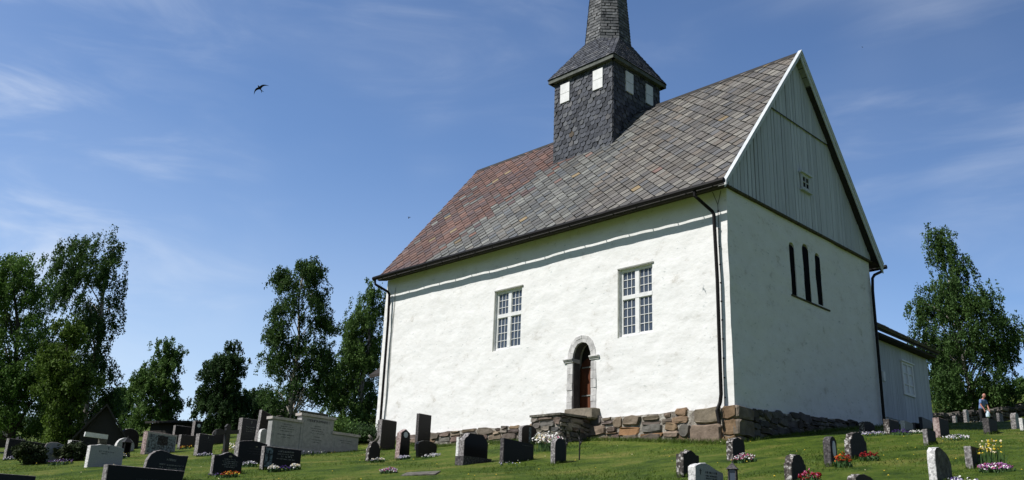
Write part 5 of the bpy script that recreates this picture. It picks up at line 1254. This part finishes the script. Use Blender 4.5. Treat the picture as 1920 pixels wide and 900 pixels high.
tuft = blades('tufts', np.array(foot), .075, .006, M['blade'], .5); tag(tuft, 'longer grass left standing round the feet of the headstones', 'grass', kind='stuff')
short = blades('grass', scatter(190000, 1.0), .046, .007, M['blade'], .7); tag(short, 'short mown grass blades over the churchyard lawn', 'grass', kind='stuff')
n = 9000; u = rng.uniform(-16.2, 0, n); e1 = np.stack([u, -.14 - np.abs(rng.normal(size=n)) * .22], 1)
n2 = 3500; v = rng.uniform(0, 10, n2); e2 = np.stack([.14 + np.abs(rng.normal(size=n2)) * .2, v], 1)
tall = blades('tall_grass', np.concatenate([e1, e2]), .13, .007, M['blade'], .5); tag(tall, 'unmown longer grass along the foot of the church walls', 'grass', kind='stuff')
dd = scatter(240); mbd = MB()
for px, py in dd:
    g = gz(px, py); s = random.uniform(.012, .021); h = random.uniform(.04, .12); c = Vector((px, py, g + h)); mi = 0 if random.random() < .8 else 1
    for k in range(6):
        a, b2 = k * 1.0472, (k + 1) * 1.0472
        mbd.poly([c + Vector((s * math.cos(a), s * math.sin(a), 0)), c + Vector((s * math.cos(b2), s * math.sin(b2), 0)), c + Vector((0, 0, s * .8))], mi); mbd.poly([c + Vector((s * math.cos(b2), s * math.sin(b2), 0)), c + Vector((s * math.cos(a), s * math.sin(a), 0)), c - Vector((0, 0, s * .5))], mi)
    mbd.tube([(px, py, g - .01), tuple(c)], .003, 4, 2)
tag(mbd.build('dandelions', [M['yellow'], M['cream'], M['stem']]), 'yellow dandelions scattered through the lawn', 'dandelions', kind='stuff')

# ================================================================ DRY STONE WALL, SHEDS
sw = MB(); pw = [SPOTS[k] for k in ('wallA', 'wallB', 'wallC', 'wallD')]
pts = [(2.2 * pw[0][0] - 1.2 * pw[1][0], 2.2 * pw[0][1] - 1.2 * pw[1][1])] + [(p[0], p[1]) for p in pw] + [(2 * pw[3][0] - pw[2][0], 2 * pw[3][1] - pw[2][1])]
for (xa, ya), (xb, yb) in zip(pts[:-1], pts[1:]):
    ln = math.hypot(xb - xa, yb - ya); ux, uy = (xb - xa) / ln, (yb - ya) / ln
    def wf(a, b, d, ux=ux, uy=uy, xa=xa, ya=ya): return (xa + ux * a + uy * (d + .15), ya + uy * a - ux * (d + .15), b)
    def wb(a, b, d, ux=ux, uy=uy, xa=xa, ya=ya): return (xa + ux * a - uy * (d + .15), ya + uy * a + ux * (d + .15), b)
    zl = lambda a, ux=ux, uy=uy, xa=xa, ya=ya: gz(xa + ux * a, ya + uy * a) - .12
    zh = lambda a, ux=ux, uy=uy, xa=xa, ya=ya: gz(xa + ux * a, ya + uy * a) + .62 + .07 * mnoise.noise((a * 1.7, xa, 0))
    for fn in (wf, wb): rubble(sw, fn, 0, ln, zl, zh, .10, 4, (.25, .6), [(.07, .065, .06), (.11, .10, .09), (.05, .048, .045), (.15, .135, .12)])
    for i in range(int(ln / .3)):
        a0, a1 = i * .3, i * .3 + .31; q = [wf(a0, zl(a0), -.02), wf(a1, zl(a1), -.02), wf(a1, zh(a1) - .03, -.02), wf(a0, zh(a0) - .03, -.02)]; q2 = [wb(a0, zl(a0), -.02), wb(a1, zl(a1), -.02), wb(a1, zh(a1) - .03, -.02), wb(a0, zh(a0) - .03, -.02)]
        sw.mesh(q + q2, [(0, 1, 2, 3), (4, 7, 6, 5), (3, 2, 6, 7)], 0, (.07, .065, .06))
    a = 0
    while a < ln:
        b = a + random.uniform(.25, .5); z0 = zh(a) - .05; h = random.uniform(.10, .2); A = [wf(a + .02, z0, random.uniform(0, .08)), wf(b - .02, z0, .03), wb(b - .02, z0, .03), wb(a + .02, z0, random.uniform(0, .08))]
        B = [(p[0] * 1, p[1], p[2] + h * random.uniform(.7, 1.1)) for p in A]; sw.mesh(A + B, [(0, 1, 5, 4), (1, 2, 6, 5), (2, 3, 7, 6), (3, 0, 4, 7), (4, 5, 6, 7)], 0, random.choice([(.12, .11, .10), (.16, .15, .13), (.08, .075, .07)])); a = b
tag(sw.build('stone_wall', [M['rubble']], color=True), 'low dark dry stone wall closing the churchyard on the right', 'wall')

def shed(key, name, label, wd, ln, he, hr, rz, wallm, roofm, fascia=None):
    x, y = at_(key); g = gz(x, y) - .1; ro = thing(name, label, 'shed', (x, y, g), R_(rz))
    b = MB(); b.prism([(-wd / 2, -.4), (wd / 2, -.4), (wd / 2, he), (0, hr), (-wd / 2, he)], lambda p, q, d: (d, p, q), -ln, 0); b.build('wall', M[wallm], ro)
    b = MB(); o = .25; sl = (hr - he) / (wd / 2)
    for s in (-1, 1):
        e = wd / 2 + o; V = [(xx, s * yy, zz + t) for xx in (.25, -ln - .25) for (yy, zz) in ((e, he - o * sl), (0, hr)) for t in (.02, .14)]
        b.mesh(V, [(0, 2, 3, 1), (4, 5, 7, 6), (1, 3, 7, 5), (0, 4, 6, 2), (0, 1, 5, 4)])
    r = b.build('roof', M[roofm], ro)
    if fascia:
        f = MB()
        for s in (-1, 1):
            e = wd / 2 + o; f.prism([(s * e, he - o * sl - .02), (0, hr - .02), (0, hr + .12), (s * e, he - o * sl + .12)], lambda p, q, d: (d, p, q), .255, .285)
        f.build('verge_board', M[fascia], r)
    return ro
shed('shed', 'dark_shed', 'black timber shed with steep gable among the left-hand trees', 1.75, 2.2, .75, 1.95, -26, 'deck', 'deck')
s2 = shed('shedR', 'low_shed', 'low dark building with a small white window between light birch and dense tree', 1.7, 2.0, .95, 1.08, 24, 'deck', 'deck')
b = MB(); b.box(.002, .03, -.78, -.38, .72, .84); b.build('window', M['paint'], s2)
shed('houseL', 'grey_roofed_shed', 'dark shed with grey roof at the left edge beyond the wide black slab', 1.3, 2.0, .6, .95, -40, 'darkwood', 'darkrough')

# ================================================================ BIRDS
def bird(key, label, span, head, roll, name='swift', flap=.15):
    x, y, z = SPOTS[key]; ro = thing(name, label, 'bird', (x, y, z), 0, 'birds in the sky')
    hx = (r_ * math.cos(R_(head)) + u_ * math.sin(R_(head))).normalized(); hz_ = f_.normalized(); hy = hz_.cross(hx); q = Matrix((hx, hy, hz_)).transposed() @ Matrix.Rotation(R_(roll), 3, 'X'); ro.rotation_euler = q.to_euler()
    b = MB(); n = 10; V = []; L_ = span * .40
    prof2 = [(0, .004), (.08, .05), (.2, .085), (.4, .095), (.6, .085), (.8, .055), (1, .03)]
    b.tube([(L_ * (.5 - t), 0, .012 * span * math.sin(t * 3)) for t, r in prof2], [r * L_ * 1.3 for t, r in prof2], 10)
    # forked tail
    for s in (-1, 1): b.mesh([(-L_ * .40, 0, .004), (-L_ * .42, s * .03 * span, .004), (-L_ * .78, s * .075 * span, 0), (-L_ * .60, s * .01 * span, .002), (-L_ * .40, 0, -.008), (-L_ * .78, s * .075 * span, -.004)], [(0, 1, 2, 3), (4, 3, 5, 1), (1, 2, 5)])
    # wings and head stay one body
    for s in (-1, 1):
        le, te = [], []
        for i in range(9):
            t = i / 8; yy = s * span / 2 * t; sweep = .02 * span + .06 * span * math.sin(t * 2.2) - .30 * span * t ** 2.2; ch = span * (.155 * (1 - t) ** .75 + .012); zz = span * flap * math.sin(t * 2.0) * .8
            le.append((L_ * .12 + sweep, yy, zz + .008 * span)); te.append((L_ * .12 + sweep - ch, yy, zz))
        for i in range(8):
            lo = lambda p: (p[0], p[1], p[2] - .012 * span)
            b.poly([le[i], le[i + 1], te[i + 1], te[i]]); b.poly([lo(le[i + 1]), lo(le[i]), te[i], te[i + 1]]); b.poly([le[i], lo(le[i]), lo(le[i + 1]), le[i + 1]])
    b.build('body', M['featherdark'], ro, smooth=True); return ro
M['featherdark'] = plain('sooty_feathers', (.02, .018, .02), .8, .2)
bird('bird1', 'dark swift with swept wings high over the left trees', .46, 124, 14, flap=-.12)
bird('bird2', 'small dark bird flying left of the church roof', .42, 170, 74, flap=.25)
bird('bird3', 'small dark bird skimming in front of the slate roof', .24, 80, 40, flap=-.35)
bird('bird4', 'tiny distant bird high above the gable on the right', .3, 150, 60)

# ================================================================ PERSON
def skin(name, chain, mat, parent, sub=2):
    """chain: list of branches; each branch is a list of (x, y, z, radius); first branch starts at the root"""
    me = bpy.data.meshes.new(name); V = []; E = []; Rr = []; key = {}
    for br in chain:
        prev = None
        for (x, y, z, r) in br:
            k = (round(x, 4), round(y, 4), round(z, 4))
            if k not in key: key[k] = len(V); V.append((x, y, z)); Rr.append(r)
            if prev is not None: E.append((prev, key[k]))
            prev = key[k]
    me.from_pydata(V, E, []); me.materials.append(mat); o = bpy.data.objects.new(name, me); col.objects.link(o)
    md = o.modifiers.new('skin', 'SKIN'); md.use_smooth_shade = True
    sv = me.skin_vertices[0].data
    for i, r in enumerate(Rr): sv[i].radius = (r, r)
    sv[0].use_root = True
    s = o.modifiers.new('subd', 'SUBSURF'); s.levels = s.render_levels = sub
    dg = bpy.context.evaluated_depsgraph_get(); m2 = bpy.data.meshes.new_from_object(o.evaluated_get(dg)); o.modifiers.clear(); o.data = m2
    m2.polygons.foreach_set('use_smooth', [True] * len(m2.polygons)); o.parent = parent; return o
PS = .97
M['skin'] = plain('sunburnt_skin', (.46, .20, .145), .6)
M['shirt'] = noisy('blue_checked_shirt', [(.4, (.10, .17, .38)), (.6, (.22, .31, .52))], scale=16, rough=.9)
M['trousers'] = plain('black_trousers', (.012, .012, .015), .85)
M['shoe'] = plain('dark_shoes', (.02, .018, .017), .6)
px, py = at_('person'); g = gz(px, py)
pe = thing('person', 'balding person in blue short-sleeved shirt and dark trousers bending with a white bag', 'person', (px, py, g), R_(-28))
# local x = the way the person faces, leaning forward with both arms reaching down
H_ = (0, 0, .90)
fing = []
def hand(w_, s):
    x, y, z = w_; out = []
    for k, (dy, l) in enumerate(((-.030, .072), (-.010, .082), (.011, .077), (.030, .060))):
        out.append([(x + .02, y, z - .05, .026), (x + .03, y + dy, z - .085, .0095), (x + .035, y + dy, z - .085 - l * .55, .0085), (x + .018, y + dy, z - .085 - l, .0075)])
    out.append([(x + .02, y, z - .05, .026), (x + .05, y - s * .03, z - .075, .010), (x + .058, y - s * .028, z - .115, .0085)])
    return out
body = [[(0, 0, .92, .11), (.03, 0, 1.08, .095), (.09, 0, 1.24, .11), (.15, 0, 1.38, .10), (.19, 0, 1.47, .058), (.225, 0, 1.53, .056)]]
for s in (-1, 1):
    body.append([(.15, 0, 1.38, .10), (.15, s * .17, 1.37, .062), (.20, s * .22, 1.10, .045), (.32, s * .17, .90, .034), (.34, s * .165, .85, .026)] + [(.36, s * .165, .80, .026)])
    body += hand((.34, s * .165, .85), s)
    body.append([(0, 0, .92, .11), (.0, s * .10, .86, .095), (.03, s * .115, .48, .060), (-.02, s * .12, .10, .042), (-.02, s * .12, .05, .044), (.12, s * .13, .035, .035)])
bod = skin('body', body, M['skin'], pe, 1)
# head as an egg with nose, ears, brow, chin joined into the body mesh
bm = bmesh.new(); bm.from_mesh(bod.data)
hm = Matrix.Translation((.27, 0, 1.635)) @ Matrix.Rotation(R_(24), 4, 'Y')
def ell(c, r, seg=14):
    v = bmesh.ops.create_uvsphere(bm, u_segments=seg, v_segments=10, radius=1)['verts']
    for p in v: p.co = hm @ Vector((p.co.x * r[0] + c[0], p.co.y * r[1] + c[1], p.co.z * r[2] + c[2]))
ell((0, 0, 0), (.098, .076, .118)); ell((.035, 0, -.055), (.066, .058, .068)); ell((.105, 0, -.012), (.018, .015, .026), 8); ell((.085, 0, .03), (.018, .055, .014), 8)
for s in (-1, 1): ell((-.005, s * .078, -.005), (.022, .010, .032), 8)
ell((.092, 0, -.062), (.012, .026, .007), 8)
for f in bm.faces: f.smooth = True
bm.to_mesh(bod.data); bm.free()
ey = MB()
for s in (-1, 1): c = hm @ Vector((.090, s * .032, .008)); ey.tube([tuple(c), tuple(c + Vector((.009, 0, -.003)))], .010, 8)
ey.build('eyes', M['iron'], pe)
hr = bmesh.new(); v = bmesh.ops.create_uvsphere(hr, u_segments=16, v_segments=12, radius=1)['verts']
for p in v: p.co = hm @ Vector((p.co.x * .102 - .006, p.co.y * .080, p.co.z * .10 - .01))
bmesh.ops.delete(hr, geom=[p for p in hr.verts if (hm.inverted() @ p.co).x > .01 or (hm.inverted() @ p.co).z > .055], context='VERTS')
hme = bpy.data.meshes.new('hair'); hr.to_mesh(hme); hr.free(); hme.materials.append(plain_hair := plain('grey_hair', (.30, .28, .27), .9)); ho = bpy.data.objects.new('hair', hme); col.objects.link(ho); ho.parent = pe
shirt = [[(-.03, 0, .86, .165), (.0, 0, .97, .165), (.03, 0, 1.08, .158), (.09, 0, 1.24, .165), (.145, 0, 1.37, .14), (.18, 0, 1.43, .085)]]
for s in (-1, 1): shirt.append([(.145, 0, 1.37, .14), (.15, s * .17, 1.375, .085), (.175, s * .20, 1.24, .072), (.185, s * .21, 1.16, .070)])
skin('shirt', shirt, M['shirt'], pe, 1)
tr = [[(.01, 0, 1.03, .14), (-.005, 0, .92, .158)]]
for s in (-1, 1): tr.append([(-.005, 0, .92, .155), (.0, s * .10, .84, .115), (.03, s * .115, .48, .085), (-.015, s * .12, .12, .070), (-.01, s * .12, .06, .072)])
skin('trousers', tr, M['trousers'], pe, 1)
for s in (-1, 1): skin('shoe', [[(-.06, s * .12, .05, .052), (.03, s * .125, .05, .05), (.15, s * .13, .035, .04)]], M['shoe'], pe, 1)
pe.scale = (PS, PS, PS); m4 = Matrix.Translation((px, py, g)) @ Matrix.Rotation(R_(-28), 4, 'Z') @ Matrix.Scale(PS, 4)
c = m4 @ Vector((.38, 0, .58)); bg_ = MB(); rings = []
for k, (z, r) in enumerate(((-.15, .06), (-.11, .10), (-.02, .11), (.08, .09), (.16, .055), (.20, .025))):
    rings.append([(c.x + r * math.cos(a) * random.uniform(.88, 1.1), c.y + r * math.sin(a) * random.uniform(.88, 1.1), c.z + z + random.uniform(-.008, .008)) for a in [2 * math.pi * i / 14 for i in range(14)]])
for k in range(5):
    for i in range(14): bg_.poly([rings[k][i], rings[k][(i + 1) % 14], rings[k + 1][(i + 1) % 14], rings[k + 1][i]])
bg_.poly(rings[0][::-1]); bg_.poly(rings[-1])
for s in (-1, 1):
    q = m4 @ Vector((.365, s * .14, .76)); bg_.tube([(c.x, c.y, c.z + .16), ((q.x + c.x) / 2, (q.y + c.y) / 2, c.z + .19), tuple(q)], [.03, .02, .012], 6)
M['bag'] = plain('pale_plastic_bag', (.62, .74, .82), .5); tag(bg_.build('carrier_bag', M['bag'], smooth=True), 'pale bluish white bag held by the bending person', 'bag')
